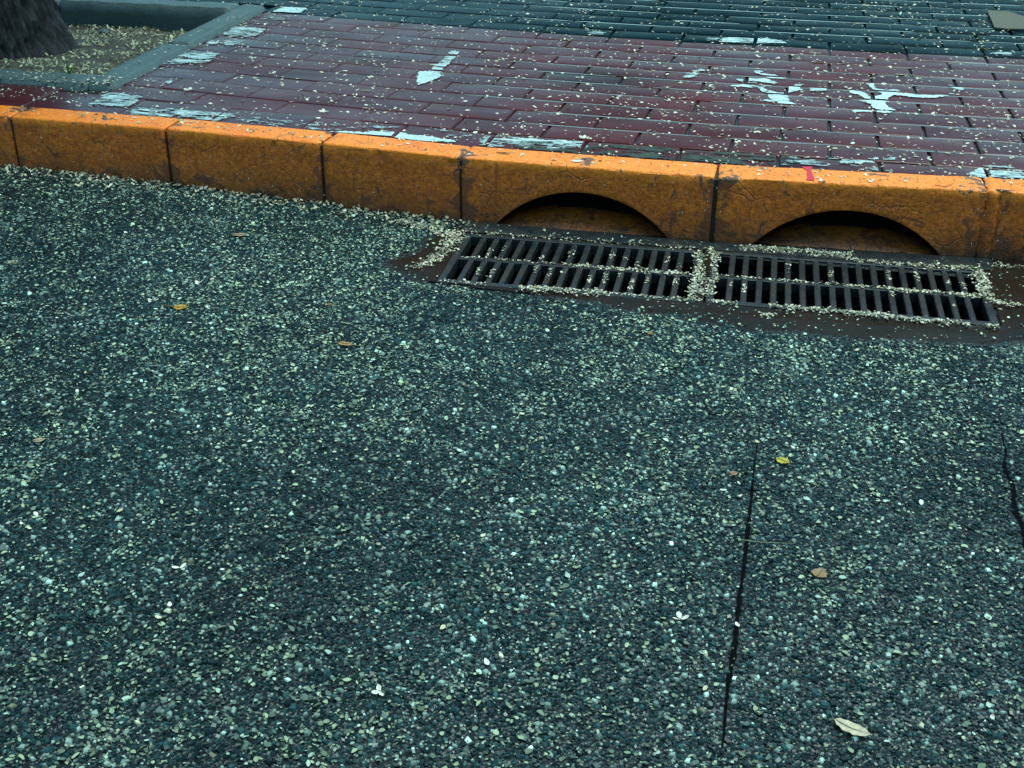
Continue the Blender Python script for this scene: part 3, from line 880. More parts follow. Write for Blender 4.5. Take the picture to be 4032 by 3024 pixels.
def joint_strips(parent, rows, x0, x1):
    for j in range(1, len(rows)):
        x = x0 + random.uniform(-.15, .15)
        while x < x1:
            L = random.uniform(.25, .9); n = max(3, int(L / .04)); V = []
            for k in range(n + 1):
                xx = x + L * k / n; yc = rows[j] + float(curve(xx))
                w = .0034 * math.sin(math.pi * min(1, max(0, k / n)) ** .8) ** .35 * random.uniform(.7, 1.15)
                V += [(xx, yc + .0008 - w, PZ - .0030), (xx, yc + .0012 + w, PZ - .0022)]
            idx = np.arange(2 * (n + 1)).reshape(-1, 2)
            F = np.stack([idx[:-1, 0], idx[1:, 0], idx[1:, 1], idx[:-1, 1]], -1)
            link('joint_glint', mesh_np('joint_glint', np.array(V), F), M_JOINT_GLINT, parent)
            x += L + (random.uniform(.0, .05) if random.random() < .75 else random.uniform(.1, .4))
joint_strips(red, ROWS[1:-1], -.95, 1.6)
M_JOINT_GLINT = mat_plain('pale_wet_joint_glint', (.27, .37, .39), .3)  # brighter painted reflection for the joints of the teal courses
joint_strips(teal, ROWT[1:], -1.3, 1.9)
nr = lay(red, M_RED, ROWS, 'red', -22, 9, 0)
nt = lay(teal, M_TEAL, ROWT, 'teal', -16, 12, 1)
print('tiles', nr, nt)

# ------------------------------------------------------------------ worn white paint, flake by flake, on the tiles
TR = np.array(tiles)
def on_tile(x, y, m=.004):
    ok = np.zeros(x.shape, bool)
    for a, b, c_, d_ in TR:
        ok |= (x > a + m) & (x < b - m) & (y > c_ + m) & (y < d_ - m)
    return ok
def paint(polys, name, label, parent, cell=.0042, cols=(.62, .80, .80), streak=3.2, more=.065, warp=.045):
    """polys: (polygon, wear 0..1)"""
    Vs, Fs, Cs, base = [], [], [], 0
    for poly, wear in polys:
        P = np.array(poly)
        xs = np.arange(P[:, 0].min() - .02, P[:, 0].max() + .02, cell); ys = np.arange(P[:, 1].min() - .02, P[:, 1].max() + .02, cell)
        X, Y = np.meshgrid(xs, ys)
        wx = X + warp * (fbm(X * 34, Y * 34, 41) - .5); wy = Y + warp * .75 * (fbm(X * 34, Y * 34, 47) - .5)
        n = .55 * fbm(X * 60 / streak, Y * 60, 51, 4) + .45 * fbm(X * 190 / streak, Y * 150, 57, 3)
        k = in_poly(wx, wy, poly) & (n > wear + more) & on_tile(X, Y, .0045)
        X, Y = X[k], Y[k]
        if not len(X): continue
        h = cell * .56
        jit = lambda: rng.uniform(-.25, .25, len(X)) * cell
        Z = np.full(len(X), PZ + .0030)
        q = [np.stack([X + sx * h + jit(), Y + sy * h + jit(), Z + rng.uniform(-.0002, .0002, len(X))], -1) for sx, sy in ((-1, -1), (1, -1), (1, 1), (-1, 1))]
        Vs.append(np.stack(q, 1).reshape(-1, 3))
        Fs.append(base + np.arange(len(X) * 4).reshape(-1, 4)); base += len(X) * 4
        tone = np.clip(.30 + 2.6 * (n[k] - wear - more),   .25, .86)
        Cs.append(np.repeat(np.array(cols)[None] * tone[:, None], 4, 0))
    o = link(name, mesh_np(name, np.concatenate(Vs), np.concatenate(Fs), np.concatenate(Cs), False), M_PAINT, parent)
    o['label'] = label; o['kind'] = 'stuff'
    return o
r1 = lambda p: crop(2600, 0, 716, p); r2 = lambda p: crop(3316, 0, 716, p); r3 = lambda p: crop(2600, 300, 716, p)
r4 = lambda p: crop(3316, 300, 716, p); r5 = lambda p: crop(1250, 100, 750, p); r6 = lambda p: crop(1900, 100, 750, p)
r7 = lambda p: crop(0, 0, 700, p); r8 = lambda p: crop(600, 0, 750, p); c1 = lambda p: crop(0, 0, 1350, p)
arrow = paint([(r5([(1545, 295), (1665, 300), (1600, 370), (1500, 460), (1430, 548), (1430, 590), (1330, 640), (1155, 690), (1180, 530), (1285, 540), (1350, 480), (1450, 400)]), .33),
               (r5([(1155, 690), (1180, 530), (1430, 550), (1425, 590), (1320, 640)]), .12)], 'white_arrow', 'worn white painted arrow pointing to the kerb', red, streak=4, warp=.018)
paint([(r1([(1095, 850), (1200, 862), (1290, 898), (1440, 930), (1575, 948), (1500, 962), (1280, 930), (1180, 885)]), .30),
       (r1([(885, 1045), (900, 1030), (1060, 1025), (1150, 1045), (1250, 1060), (1400, 1128), (1550, 1130), (1480, 1175), (1380, 1160), (1280, 1120), (1150, 1062)]), .25),
       (r1([(1570, 1115), (1590, 1060), (1640, 1025), (1750, 1018), (1745, 1055), (1640, 1105), (1560, 1150)]), .34),
       (r3([(1290, 210), (1560, 225), (1520, 265), (1590, 310), (1710, 350), (1490, 350), (1400, 290)]), .22),
       (r3([(1200, 295), (1330, 275), (1420, 300), (1330, 318)]), .38),
       (r1([(1060, 945), (1280, 955), (1395, 1000), (1330, 1015), (1080, 970)]), .32),
       (r1([(900, 940), (1130, 950), (1150, 1010), (1000, 1010)]), .45),
       (r1([(300, 885), (480, 835), (515, 860), (420, 900), (410, 945), (305, 940)]), .34),
       (r1([(480, 990), (560, 1000), (540, 1040), (500, 1030)]), .40),
       (r1([(1770, 1065), (2000, 1070), (2010, 1100), (1830, 1100)]), .30),
       (r1([(1230, 1000), (1400, 1005), (1390, 1040), (1240, 1035)]), .42)], 'white_paint_splash', 'worn white Y shaped paint splash on the red tiles', red, streak=4)
paint([(r4([(110, 175), (230, 190), (340, 245), (390, 255), (480, 215), (500, 195), (620, 185), (690, 195), (890, 222), (1100, 232), (1340, 210), (1365, 235), (1100, 262), (880, 252), (690, 225), (610, 235), (550, 275), (520, 320), (545, 370), (640, 415), (670, 420), (600, 445), (400, 440), (440, 400), (330, 330), (240, 300), (370, 295), (300, 270), (150, 215)]), .10),
       (r4([(270, 85), (390, 85), (380, 120), (480, 165), (680, 160), (690, 200), (480, 200), (350, 150)]), .30),
       (r4([(95, 395), (200, 405), (390, 400), (390, 435), (200, 432), (110, 420)]), .18),
       (r4([(1280, 95), (1480, 150), (1470, 170), (1350, 160)]), .35),
       (r3([(1690, 240), (2000, 250), (2040, 285), (1800, 280)]), .46)], 'white_paint_splash', 'solid white forked paint splash on the red tiles at right', red, streak=4)
paint([(r8([(815, 400), (930, 305), (1320, 335), (1165, 440)]), .36),
       (r8([(1160, 210), (1260, 170), (1600, 185), (1540, 240)]), .56),
       (r8([(615, 505), (690, 455), (765, 495), (740, 512)]), .32), (r8([(825, 535), (880, 455), (1070, 478), (975, 545)]), .40),
       (r8([(150, 745), (300, 650), (430, 585), (795, 615), (700, 665), (650, 722), (400, 730)]), .37),
       (r7([(1075, 1315), (1190, 1255), (1340, 1140), (1570, 1170), (1800, 1215), (1640, 1318)]), .38),
       (r7([(1850, 985), (2000, 1010), (2160, 1005), (2150, 1035), (1950, 1025)]), .40)], 'white_paint_remains', 'flaked white paint patches beside the tree pit border', red, streak=4)
paint([(c1([(840, 725), (885, 690), (1200, 708), (1560, 733), (1400, 785), (1100, 765), (850, 745)]), .40),
       (c1([(1560, 735), (1800, 770), (2212, 800), (2212, 850), (1700, 820), (1500, 790)]), .53),
       (r5([(0, 1105), (300, 1130), (1000, 1150), (900, 1260), (300, 1240), (0, 1215)]), .57),
       (r5([(150, 1225), (500, 1232), (900, 1245), (1200, 1275), (1600, 1330), (1640, 1357), (1200, 1345), (800, 1290), (150, 1245)]), .22),
       (r5([(1250, 1190), (1700, 1220), (1800, 1320), (1500, 1310)]), .52),
       (r6([(0, 1280), (160, 1275), (700, 1320), (1200, 1350), (1200, 1430), (600, 1420), (0, 1400)]), .38),
       (r3([(1480, 980), (2212, 985), (2212, 1110), (1500, 1080)]), .50),
       (r4([(0, 985), (420, 1000), (400, 1050), (0, 1060)]), .34), (r4([(500, 980), (660, 980), (640, 1010), (520, 1010)]), .45),
       (r4([(0, 1060), (700, 1130), (1400, 1180), (1400, 1215), (600, 1170), (0, 1120)]), .55),
       (r4([(1520, 1190), (1690, 1095), (1970, 1085), (2212, 1170), (2212, 1275), (1850, 1245), (1600, 1230)]), .36)], 'white_paint_remains', 'worn white line of old paint along the kerb edge', red, streak=4)
paint([(r8([(1415, 130), (1550, 60), (1815, 78), (1690, 145)]), .14),
       (r1([(725, 462), (1000, 452), (1280, 458), (1400, 480), (1490, 478), (1490, 522), (1100, 520), (740, 512)]), .33),
       (r1([(540, 470), (700, 460), (700, 490), (560, 490)]), .48),
       (r6([(1205, 50), (1330, 60), (1430, 85), (1380, 105), (1220, 85)]), .42),
       (r2([(1800, 640), (2020, 625), (2110, 690), (1900, 680)]), .45)], 'white_paint_remains', 'white paint remnants on the edge of the dark teal tiles', teal, streak=4)
# old grey-green algae on the cut course behind the arched stones
paint([(r6([(300, 1330), (1200, 1370), (2212, 1420), (2212, 1560), (1200, 1500), (400, 1430)]), .36),
       (r3([(0, 890), (900, 930), (1700, 980), (1650, 1090), (700, 1060), (0, 1000)]), .36)], 'algae', 'olive algae crust on the cut tiles behind the kerb', red, cols=(.055, .062, .036), streak=5, more=.13)

# ------------------------------------------------------------------ tree pit with border stones, soil and tree
border = tag(empty('tree_pit_border', (-3.2, 3.83, PZ)), 'damp grey concrete border round the tree pit', 'tree pit border')
def slab(name, x0, x1, y0, y1, z0, z1, seed):
    nx_, ny_ = max(4, int((x1 - x0) / .03)), max(4, int((y1 - y0) / .03))
    bm = bmesh.new()
    def grid(P, nu, nv):
        vs = [[bm.verts.new(P(i / nu, j / nv)) for i in range(nu + 1)] for j in range(nv + 1)]
        for j in range(nv):
            for i in range(nu): bm.faces.new((vs[j][i], vs[j][i + 1], vs[j + 1][i + 1], vs[j + 1][i]))
    X = lambda u_: x0 + (x1 - x0) * u_; Yy = lambda v_: y0 + (y1 - y0) * v_; Zz = lambda w_: z0 + (z1 - z0) * w_
    grid(lambda u_, v_: (X(u_), Yy(v_), z1), nx_, ny_)
    grid(lambda u_, v_: (X(u_), y0, Zz(v_)), nx_, 4); grid(lambda u_, v_: (X(1 - u_), y1, Zz(v_)), nx_, 4)
    grid(lambda u_, v_: (x0, Yy(1 - u_), Zz(v_)), ny_, 4); grid(lambda u_, v_: (x1, Yy(u_), Zz(v_)), ny_, 4)
    bmesh.ops.remove_doubles(bm, verts=bm.verts, dist=1e-5)
    bmesh.ops.bevel(bm, geom=[e for e in bm.edges if len(e.link_faces) == 2 and e.calc_face_angle(0) > 1], offset=.008, segments=2, affect='EDGES')
    for v in bm.verts:
        p = v.co
        nz = float(fbm(p.x * 18, p.y * 18 + p.z * 18, seed)) - .5
        v.co = p + Vector((nz * .014, (float(fbm(p.x * 18, p.y * 18 + p.z * 18, seed + 5)) - .5) * .016, nz * .012 if p.z > z0 + .03 else 0))
    for f in bm.faces: f.smooth = True
    me = bpy.data.meshes.new(name); bm.to_mesh(me); bm.free()
    for v in me.vertices: v.co -= Vector((-3.2, 3.83, PZ))
    return me
BZ = PZ + .012
for (x0, x1, y0, y1, s_) in [(-4.195, -3.30, PITY0, PITY0 + .128, 3), (-3.294, -2.400, PITY0 + .004, PITY0 + .132, 5), (-2.418, PITX1, PITY0 + .030, 4.45, 7), (-2.412, PITX1 - .004, 4.456, PITY1 - .02, 9), (-3.25, -2.420, PITY1 - .135, PITY1 - .01, 11), (-4.195, -3.256, PITY1 - .13, PITY1 - .004, 13), (-4.2, -4.075, PITY0 + .136, PITY1 - .14, 15)]:
    link('border_stone', slab('border_stone', x0, x1, y0, y1, .02, BZ + .001 * s_ % .006, s_), M_BORDER, border)

def soil_z(x, y):
    return np.interp(y, [3.9, 4.15, 4.5, 5.1], [.203, .180, .145, .105]) + .022 * (fbm(x * 9, y * 9, 14) - .5) + .02 * np.exp(-((x + 3.12) ** 2 + (y - 4.33) ** 2) / .25)
xs = np.arange(-4.12, -2.37, .02); ys = np.arange(3.90, 5.14, .02)
Xg, Yg = np.meshgrid(xs, ys)
V = np.stack([Xg, Yg, soil_z(Xg, Yg) + .006 * (fbm(Xg * 60, Yg * 60, 3) - .5)], -1).reshape(-1, 3)
idx = np.arange(Xg.size).reshape(Xg.shape)
F = np.stack([idx[:-1, :-1], idx[:-1, 1:], idx[1:, 1:], idx[1:, :-1]], -1).reshape(-1, 4)
tag(link('soil', mesh_np('soil', V, F), M_SOIL), 'bare damp soil in the tree pit', None, None, 'structure')

def tube(path, radii, seg=12):
    V = []; F = []
    P = [Vector(p) for p in path]
    for k, (p, r_) in enumerate(zip(P, radii)):
        t_ = (P[min(k + 1, len(P) - 1)] - P[max(k - 1, 0)]).normalized()
        a = t_.orthogonal().normalized() if abs(t_.z) < .99 else Vector((1, 0, 0)); b = t_.cross(a)
        for s in range(seg):
            th = 2 * math.pi * s / seg
            V.append(p + (a * math.cos(th) + b * math.sin(th)) * r_)
    for k in range(len(P) - 1):
        for s in range(seg):
            F.append((k * seg + s, k * seg + (s + 1) % seg, (k + 1) * seg + (s + 1) % seg, (k + 1) * seg + s))
    return V, F
TX, TY = -3.205, 4.34
def trunk_mesh():
    NA, NZ = 260, 150
    zs = np.concatenate([np.linspace(.10, .75, 95), np.linspace(.78, 3.0, 55)])
    th = np.linspace(0, 2 * np.pi, NA, endpoint=False)
    A, Zg = np.meshgrid(th, zs)
    rad = np.interp(Zg, [.10, .16, .22, .30, .42, .6, 1.0, 2.0, 3.0], [.440, .405, .370, .345, .318, .298, .275, .25, .225])
    lobes = 1 + .05 * np.sin(A * 5 + .7) * np.exp(-(Zg - .1) * 3)
    tw = A * 9 + Zg * .6
    def per(fa, fz, s):      # noise periodic around the trunk
        return fbm(np.cos(A) * fa + 20, np.sin(A) * fa + Zg * fz + 20, s, 4)
    warp = per(3, 3, 60) * 1.6
    ridge = 1 - np.abs(2 * ((A / (2 * np.pi) * 62 + warp * 3.0 + per(8, 1.2, 71) * 2.0) % 1) - 1)
    r_ = rad * lobes + .034 * (ridge ** .8 - .5) + .026 * (per(9, 14, 66) - .5) + .03 * (per(2.5, 2, 68) - .5)
    V = np.stack([TX + r_ * np.cos(A) - .02 * (Zg - .1), TY + r_ * np.sin(A), Zg], -1).reshape(-1, 3)
    idx = np.arange(NA * NZ).reshape(NZ, NA); nx_ = np.roll(idx, -1, 1)
    F = np.stack([idx[:-1], nx_[:-1], nx_[1:], idx[1:]], -1).reshape(-1, 4)
    crest = np.clip(ridge ** 1.5 * (.35 + 1.3 * per(9, 14, 66)), 0, 1.3).ravel()
    cols = [np.array([.007, .007, .008])[None] + crest[:, None] * np.array([.070, .064, .070])[None]]
    Vl, Fl = [V], [F]; base = len(V); tips = []
    for k in range(7):
        a = k * 2.4 + .4; p = Vector((TX - .06, TY, 2.75 + .04 * k)); path = [p]; dirv = Vector((math.cos(a) * .75, math.sin(a) * .75, .8))
        rr_ = [.13]
        for s in range(6):
            dirv = (dirv + Vector((random.uniform(-.25, .25), random.uniform(-.25, .25), random.uniform(-.05, .25)))).normalized()
            p = p + dirv * .42; path.append(p); rr_.append(.13 * (1 - (s + 1) / 7.5)); 
            if s >= 2: tips.append(p.copy())
        v, f = tube(path, rr_, 10)
        cols.append(np.full((len(v), 3), .04)); Vl.append(np.array([tuple(q) for q in v])); Fl.append(np.array(f) + base); base += len(v)
    return mesh_np('trunk', np.concatenate(Vl), np.concatenate(Fl), np.concatenate(cols)), tips
tree = tag(empty('tree', (TX, TY, .12)), 'thick furrowed dark tree trunk standing in the bordered pit', 'tree')
tme, tips = trunk_mesh()
o = link('trunk', tme, M_BARK, tree); o.location = (-TX, -TY, -.12)
def crown_mesh():
    n = 16000
    tp = np.array([tuple(t_) for t_ in tips])
    c = tp[rng.integers(0, len(tp), n)] + rng.normal(0, .42, (n, 3)) * np.array([1, 1, .7])
    s = rng.uniform(.035, .075, n)
    a = rng.normal(0, 1, (n, 3)); a /= np.linalg.norm(a, axis=1, keepdims=True)
    b = rng.normal(0, 1, (n, 3)); b -= a * (a * b).sum(1, keepdims=True); b /= np.linalg.norm(b, axis=1, keepdims=True)
    q = np.stack([c - a * s[:, None], c - b * s[:, None] * .45, c + a * s[:, None], c + b * s[:, None] * .45], 1)
    col = np.array([.05, .085, .03]) * rng.uniform(.6, 1.4, (n, 1))
    return mesh_np('crown', q.reshape(-1, 3), np.arange(n * 4).reshape(-1, 4), np.repeat(col, 4, 0), False)
o = link('crown', crown_mesh(), M_LEAF, tree); o.location = (-TX, -TY, -.12)

# grass tuft by the trunk
def blade(path, w):
    V = []; F = []
    for k, p in enumerate(path):
        t_ = k / (len(path) - 1); ww = w * (1 - t_ ** 1.6) + .0004
        V += [(p[0] - ww, p[1] - .001, p[2]), (p[0], p[1] + .001, p[2] + ww * .4), (p[0] + ww, p[1] - .001, p[2])]
    for k in range(len(path) - 1):
        for s in (0, 1):
            i_ = k * 3 + s; F.append((i_, i_ + 1, i_ + 4, i_ + 3))
    return np.array(V), np.array(F)
gb = at(250, 300, .20)
tuft = tag(empty('grass_tuft', (gb[0] + .03, gb[1] - .01, float(soil_z(gb[0], gb[1])) + .006)), 'small green grass tuft at the foot of the tree trunk', 'grass')
for (dx, dz, bend, w) in [(.006, .085, .004, .0028), (.030, .050, .022, .0030), (-.004, .055, .008, .0022), (.045, .046, -.018, .0022), (.016, .06, .006, .0018)]:
    path = []
    for k in range(8):
        t_ = k / 7
        path.append((dx * t_ + bend * t_ * t_, -.01 * t_, dz * t_ - (max(0, t_ - .55) ** 2) * dz * (3.2 if abs(dx) > .02 else .3)))
    v, f = blade(path, w)
    g_ = rng.uniform(.8, 1.2)
    link('blade', mesh_np('blade', v, f, np.array([.16, .34, .06]) * g_), M_LEAF, tuft)

# ------------------------------------------------------------------ petals on soil, border, pavement, kerb
N = 9000
X = rng.uniform(-3.9, -2.40, N); Y = rng.uniform(3.93, 5.08, N)
rr_ = np.hypot(X - TX, Y - TY)
p = .25 + 1.0 * sstep(.44, .62, fbm(X * 7, Y * 7, 77, 4)) + .5 * sstep(-2.75, -2.45, X) * sstep(4.2, 4.8, Y)
k = (rng.random(N) < p) & (rr_ > .40)
X, Y = X[k], Y[k]; n = len(X)
C_ = petal_cols(n, .35) * np.array([.92, .96, .82])
tag(link('fallen_petals', petal_mesh('fallen_petals', X, Y, soil_z(X, Y) + .005, rng.uniform(.007, .018, n), C_, tilt=.4, asp=(.28, .6)), M_PETAL), 'litter of cream petals and bits covering the soil in the tree pit', 'petals', None, 'stuff')

def pav_petals(N, y0, y1, pf, x0=-3.6, x1=1.6):
    X = rng.uniform(x0, x1, N); Y = rng.uniform(y0, y1, N) ; Y = Y + curve(X)
    k = rng.random(N) < pf(X, Y)
    k &= ~((X > PITX0 - .005) & (X < PITX1 + .005) & (Y > PITY0 - .005) & (Y < PITY1 + .005))
    k &= Y > kerb_y(X) + KW + .004
    return X[k], Y[k]
def dens_red(X, Y):
    return np.clip(.28 + .55 * sstep(.48, .7, fbm(X * 5, Y * 5, 91)) + .5 * sstep(.1, .8, X) * sstep(4.6, 3.9, Y) + .5 * sstep(3.75, 3.5, Y) + .4 * sstep(-1.9, -2.3, X), 0, 1)
X, Y = pav_petals(10500, 3.45, 4.99, dens_red); n = len(X)
C_ = petal_cols(n, .75) * 1.1
tag(link('fallen_petals', petal_mesh('fallen_petals', X, Y, np.full(n, PZ + .0015), np.clip(rng.lognormal(math.log(.0090), .33, n), .004, .018), C_, tilt=.16), M_PETAL), 'small white petals scattered over the wet red tiles', 'petals', None, 'stuff')
X, Y = pav_petals(7000, 5.0, 6.5, lambda X, Y: .35 + .6 * sstep(.45, .7, fbm(X * 4, Y * 4, 95)), -3.6, 2.0); n = len(X)
tag(link('fallen_petals', petal_mesh('fallen_petals', X, Y, np.full(n, PZ + .0015), np.clip(rng.lognormal(math.log(.0095), .33, n), .004, .018), petal_cols(n, .55), tilt=.16), M_PETAL), 'small white petals scattered over the dark teal tiles', 'petals', None, 'stuff')
N = 900
X = rng.uniform(-3.2, -2.30, N); Y = np.where(rng.random(N) < .5, rng.uniform(PITY0, PITY0 + .13, N), rng.uniform(PITY0, PITY1, N))
onb = ((Y < PITY0 + .125) | (X > -2.40) | (Y > PITY1 - .12)) & (X < PITX1 - .01)
X, Y = X[onb], Y[onb]; n = len(X)
tag(link('fallen_petals', petal_mesh('fallen_petals', X, Y, np.full(n, BZ + .004), rng.uniform(.006, .015, n), petal_cols(n, .5), tilt=.16), M_PETAL), 'sparse petals lying on the concrete border of the tree pit', 'petals', None, 'stuff')
# on the kerb: loose on top, flecks stuck to the face
N = 420
X = rng.uniform(-3.0, 1.2, N); v = rng.uniform(.035, KW - .008, N)
k = rng.random(N) < np.where(X < -1.0, .75, .40); X, v = X[k], v[k]; n = len(X)
tag(link('fallen_petals', petal_mesh('fallen_petals', X, kerb_y(X) + v, np.full(n, KH + .001), np.clip(rng.lognormal(math.log(.0085), .35, n), .004, .018), petal_cols(n, .55) * np.array([1.1, 1.02, .85]), tilt=.2), M_PETAL), 'petals scattered along the top of the orange kerb', 'petals', None, 'stuff')
def face_flecks():
    n = 420
    X = rng.uniform(-2.9, 1.1, n); z = rng.uniform(.02, .18, n); s = rng.uniform(.0018, .0045, n)
    ok = np.ones(n, bool)
    for cxx in (-.552, .203): ok &= (np.abs(X - cxx) > .27) | (z > .14)
    X, z, s = X[ok], z[ok], s[ok]; n = len(X); a = rng.uniform(0, 6.28, n)
    y = kerb_y(X) + .005 * z / KH - .0035
    dx, dz = np.cos(a) * s, np.sin(a) * s
    q = np.stack([np.stack([X - dx, y, z - dz], -1), np.stack([X + dz * .45, y - .0015, z - dx * .45], -1), np.stack([X + dx, y, z + dz], -1), np.stack([X - dz * .45, y - .0015, z + dx * .45], -1)], 1)
    C_ = np.repeat(petal_cols(n, .4) * .8, 4, 0)
    return mesh_np('petal_flecks', q.reshape(-1, 3), np.arange(n * 4).reshape(-1, 4), C_, False)
tag(link('petal_flecks', face_flecks(), M_PETAL), 'tiny petal flecks stuck to the face of the orange kerb', 'petals', None, 'stuff')

# ------------------------------------------------------------------ single petals and blossoms: the ones that show largest
def single_petal(seed):
    g = np.random.default_rng(seed)
    V = []; nu, nv = 5, 4
    for j in range(nv):
        for i in range(nu):
            u_, w_ = i / (nu - 1) * 2 - 1, j / (nv - 1) * 2 - 1
            wd = .62 * math.sqrt(max(0, 1 - (u_ * .97) ** 2)) * (1 + .25 * u_)
            V.append((u_, w_ * wd, .30 * (w_ ** 2) * wd + .18 * u_ * u_ + g.normal(0, .03)))
    V = np.array(V); V[:, 2] -= V[:, 2].min()
    idx = np.arange(nu * nv).reshape(nv, nu)
    F = np.stack([idx[:-1, :-1], idx[:-1, 1:], idx[1:, 1:], idx[1:, :-1]], -1).reshape(-1, 4)
    c = np.array([[.76, .73, .62], [.68, .64, .46], [.80, .77, .68], [.58, .54, .36]])[seed % 4]
    me = mesh_np('petal', V * .5, F, np.repeat(c[None], len(V), 0)); me.materials.append(M_PETAL)
    return me
PM = [single_petal(s) for s in range(8)]
def drop_petals(n, pick, zf, label, group, smin, smax):
    for _ in range(n):
        x, y = pick()
        o = link('fallen_petal', random.choice(PM)); s = random.uniform(smin, smax)
        o.location = (x, y, zf(x, y)); o.scale = (s, s, s * random.uniform(.5, 1.2))
        o.rotation_euler = (random.gauss(0, .15), random.gauss(0, .15), random.uniform(0, 6.28))
        tag(o, label, 'petal', group)
def pick_road():
    while True:
        y = 1.2 + 1.95 * random.random() ** .55; a, b = np.interp(y, [1.1, 3.43], [-1.0, -2.4]), np.interp(y, [1.4, 3.4], [.42, .66])
        x = random.uniform(a, b)
        if not apron(np.array([x]), np.array([y]))[0]: return x, y
def pick_red():
    while True:
        x, y = random.uniform(-2.25, .8), random.uniform(3.56, 4.95)
        if random.random() < dens_red(np.array([x]), np.array([y]))[0]: return x, y + float(curve(x))
def pick_kerb():
    x = random.uniform(-2.4, .68); return x, float(kerb_y(x)) + random.uniform(.03, .1)
drop_petals(90, pick_road, lambda x, y: float(road_z(x, y)) + .004, 'larger white petal lying loose on the wet asphalt', 'single petals on the asphalt', .008, .014)
drop_petals(140, pick_red, lambda x, y: PZ + .001, 'larger white petal lying loose on the wet red tiles', 'single petals on the red tiles', .012, .020)
drop_petals(28, pick_kerb, lambda x, y: KH + .001, 'larger cream petal lying loose on the orange kerb top', 'single petals on the kerb top', .011, .019)

def blossom(pos, size, label, n=4, rot=0.0):
    root = tag(empty('fallen_blossom', pos), label, 'blossom')
    root.rotation_euler = (0, 0, rot)
    for k in range(n):
        o = link('petal', PM[(k * 2) % 8], None, root)
        a = k * 2 * math.pi / n * .8
        o.location = (math.cos(a) * size * .33, math.sin(a) * size * .33, size * .05)
        o.rotation_euler = (random.uniform(-.5, .5), random.uniform(-.5, -.1), a); o.scale = (size * .62,) * 3
    return root
def P3(px, py, z=0.0): q = at(px, py, z); return (q[0], q[1], z)
blossom(P3(603, 1187, .004), .026, 'bright white blossom on the asphalt just left of the orange leaf', 4, .5)
blossom(P3(708, 2237, .004), .022, 'white two petalled blossom alone on the asphalt at lower left', 2, .9)
blossom(P3(2680, 2437, .004), .024, 'white blossom on the asphalt left of the long road joint', 3, .3)
blossom(P3(1495, 2725, .004), .021, 'white blossom on the asphalt near the bottom edge', 3, 2.0)
blossom(P3(783, 1115, .022), .022, 'white blossom on the asphalt above the orange leaf', 3, 1.0)
blossom(P3(430, 735, .028), .026, 'white blossom leaning against the foot of the kerb at left', 3, 1.5)
blossom(P3(2298, 545, PZ), .028, 'white blossom beside the kerb edge above the left arch', 4, .2)
blossom(P3(744, 358, PZ), .034, 'white blossom with stalk on red tiles near the pit border', 4, .4)
blossom(P3(1072, 290, PZ), .028, 'upright white blossom on the red tiles in front of the pit', 3, 1.1)
blossom(P3(1277, 440, PZ), .028, 'white blossom on red tiles left of the arrow near the kerb', 4, 2.2)
blossom(P3(1472, 305, PZ), .026, 'white blossom on the red tiles below left of the arrow', 3, 2.9)
blossom(P3(3430, 715, KH), .024, 'white blossom on the kerb top right of the red mark', 3, .8)
blossom(P3(3238, 712, KH), .020, 'white blossom on the kerb top right beside the red mark', 3, 2.1)
blossom(P3(140, 312, BZ + .004), .028, 'white blossom on the front border of the tree pit', 3, 1.9)
pk = link('fallen_petal', PM[0]); pk.location = (-.577, 3.345 + .045, KH + .001); pk.scale = (.034, .034, .02); pk.rotation_euler = (0, 0, .1)
tag(pk, 'largest cream petal on the kerb top above the left arch', 'petal')

# ------------------------------------------------------------------ fallen leaves, one by one
def leaf(pos, L, W, rot, col, label, curl=.15, stalk=0.0, pitch=0.0):
    nu, nv = 11, 5; V = []
    g = np.random.default_rng(int(abs(pos[0] * 1000)) + 3)
    for i in range(nu):
        t_ = i / (nu - 1); wd = W / 2 * max(.03, math.sin(math.pi * t_ ** .85)) ** .75 * (1 + g.uniform(-.12, .12))
        for j in range(nv):
            s = j / (nv - 1) * 2 - 1
            V.append(((t_ - .5) * L, s * wd, L * curl * ((t_ - .5) ** 2 * 1.2 + .5 * (abs(s) * wd / L) ** 1 * .6) + g.normal(0, L * .010)))
    V = np.array(V); V[:, 2] -= V[:, 2].min(); V[:, 2] += .001
    idx = np.arange(nu * nv).reshape(nu, nv)
    F = np.stack([idx[:-1, :-1], idx[1:, :-1], idx[1:, 1:], idx[:-1, 1:]], -1).reshape(-1, 4)
    C_ = np.array(col)[None] * g.uniform(.7, 1.2, (len(V), 1))
    root = tag(empty('fallen_leaf', pos), label, 'leaf'); root.rotation_euler = (pitch, 0, rot)
    link('blade', mesh_np('blade', V, F, C_), M_LEAF, root)
    v, f = tube([(-.5 * L, 0, V[2, 2] + .0006), (0, 0, V[27, 2] + .0008), (.45 * L, 0, V[50, 2] + .0006)], [.0009, .0007, .0003], 5)
    vv = np.array([tuple(q) for q in v])
    link('vein', mesh_np('vein', vv, np.array(f), np.repeat(np.array(col)[None] * .55, len(vv), 0)), M_LEAF, root)
    if stalk:
        v, f = tube([(-.5 * L, 0, .003), (-.5 * L - stalk * .6, .006, .004), (-.5 * L - stalk, .016, .003)], [.0009, .0008, .0006], 5)
        vv = np.array([tuple(q) for q in v])
        link('stalk', mesh_np('stalk', vv, np.array(f), np.repeat(np.array(col)[None] * .6, len(vv), 0)), M_LEAF, root)
    return root
leaf(P3(711, 1211, .006), .036, .030, .25, (.50, .27, .03), 'round orange yellow leaf on the asphalt at left', .1, .03)
leaf(P3(1363, 1356, .006), .042, .018, -.1, (.42, .25, .10), 'narrow tan leaf on the asphalt below the drain covers', .1)
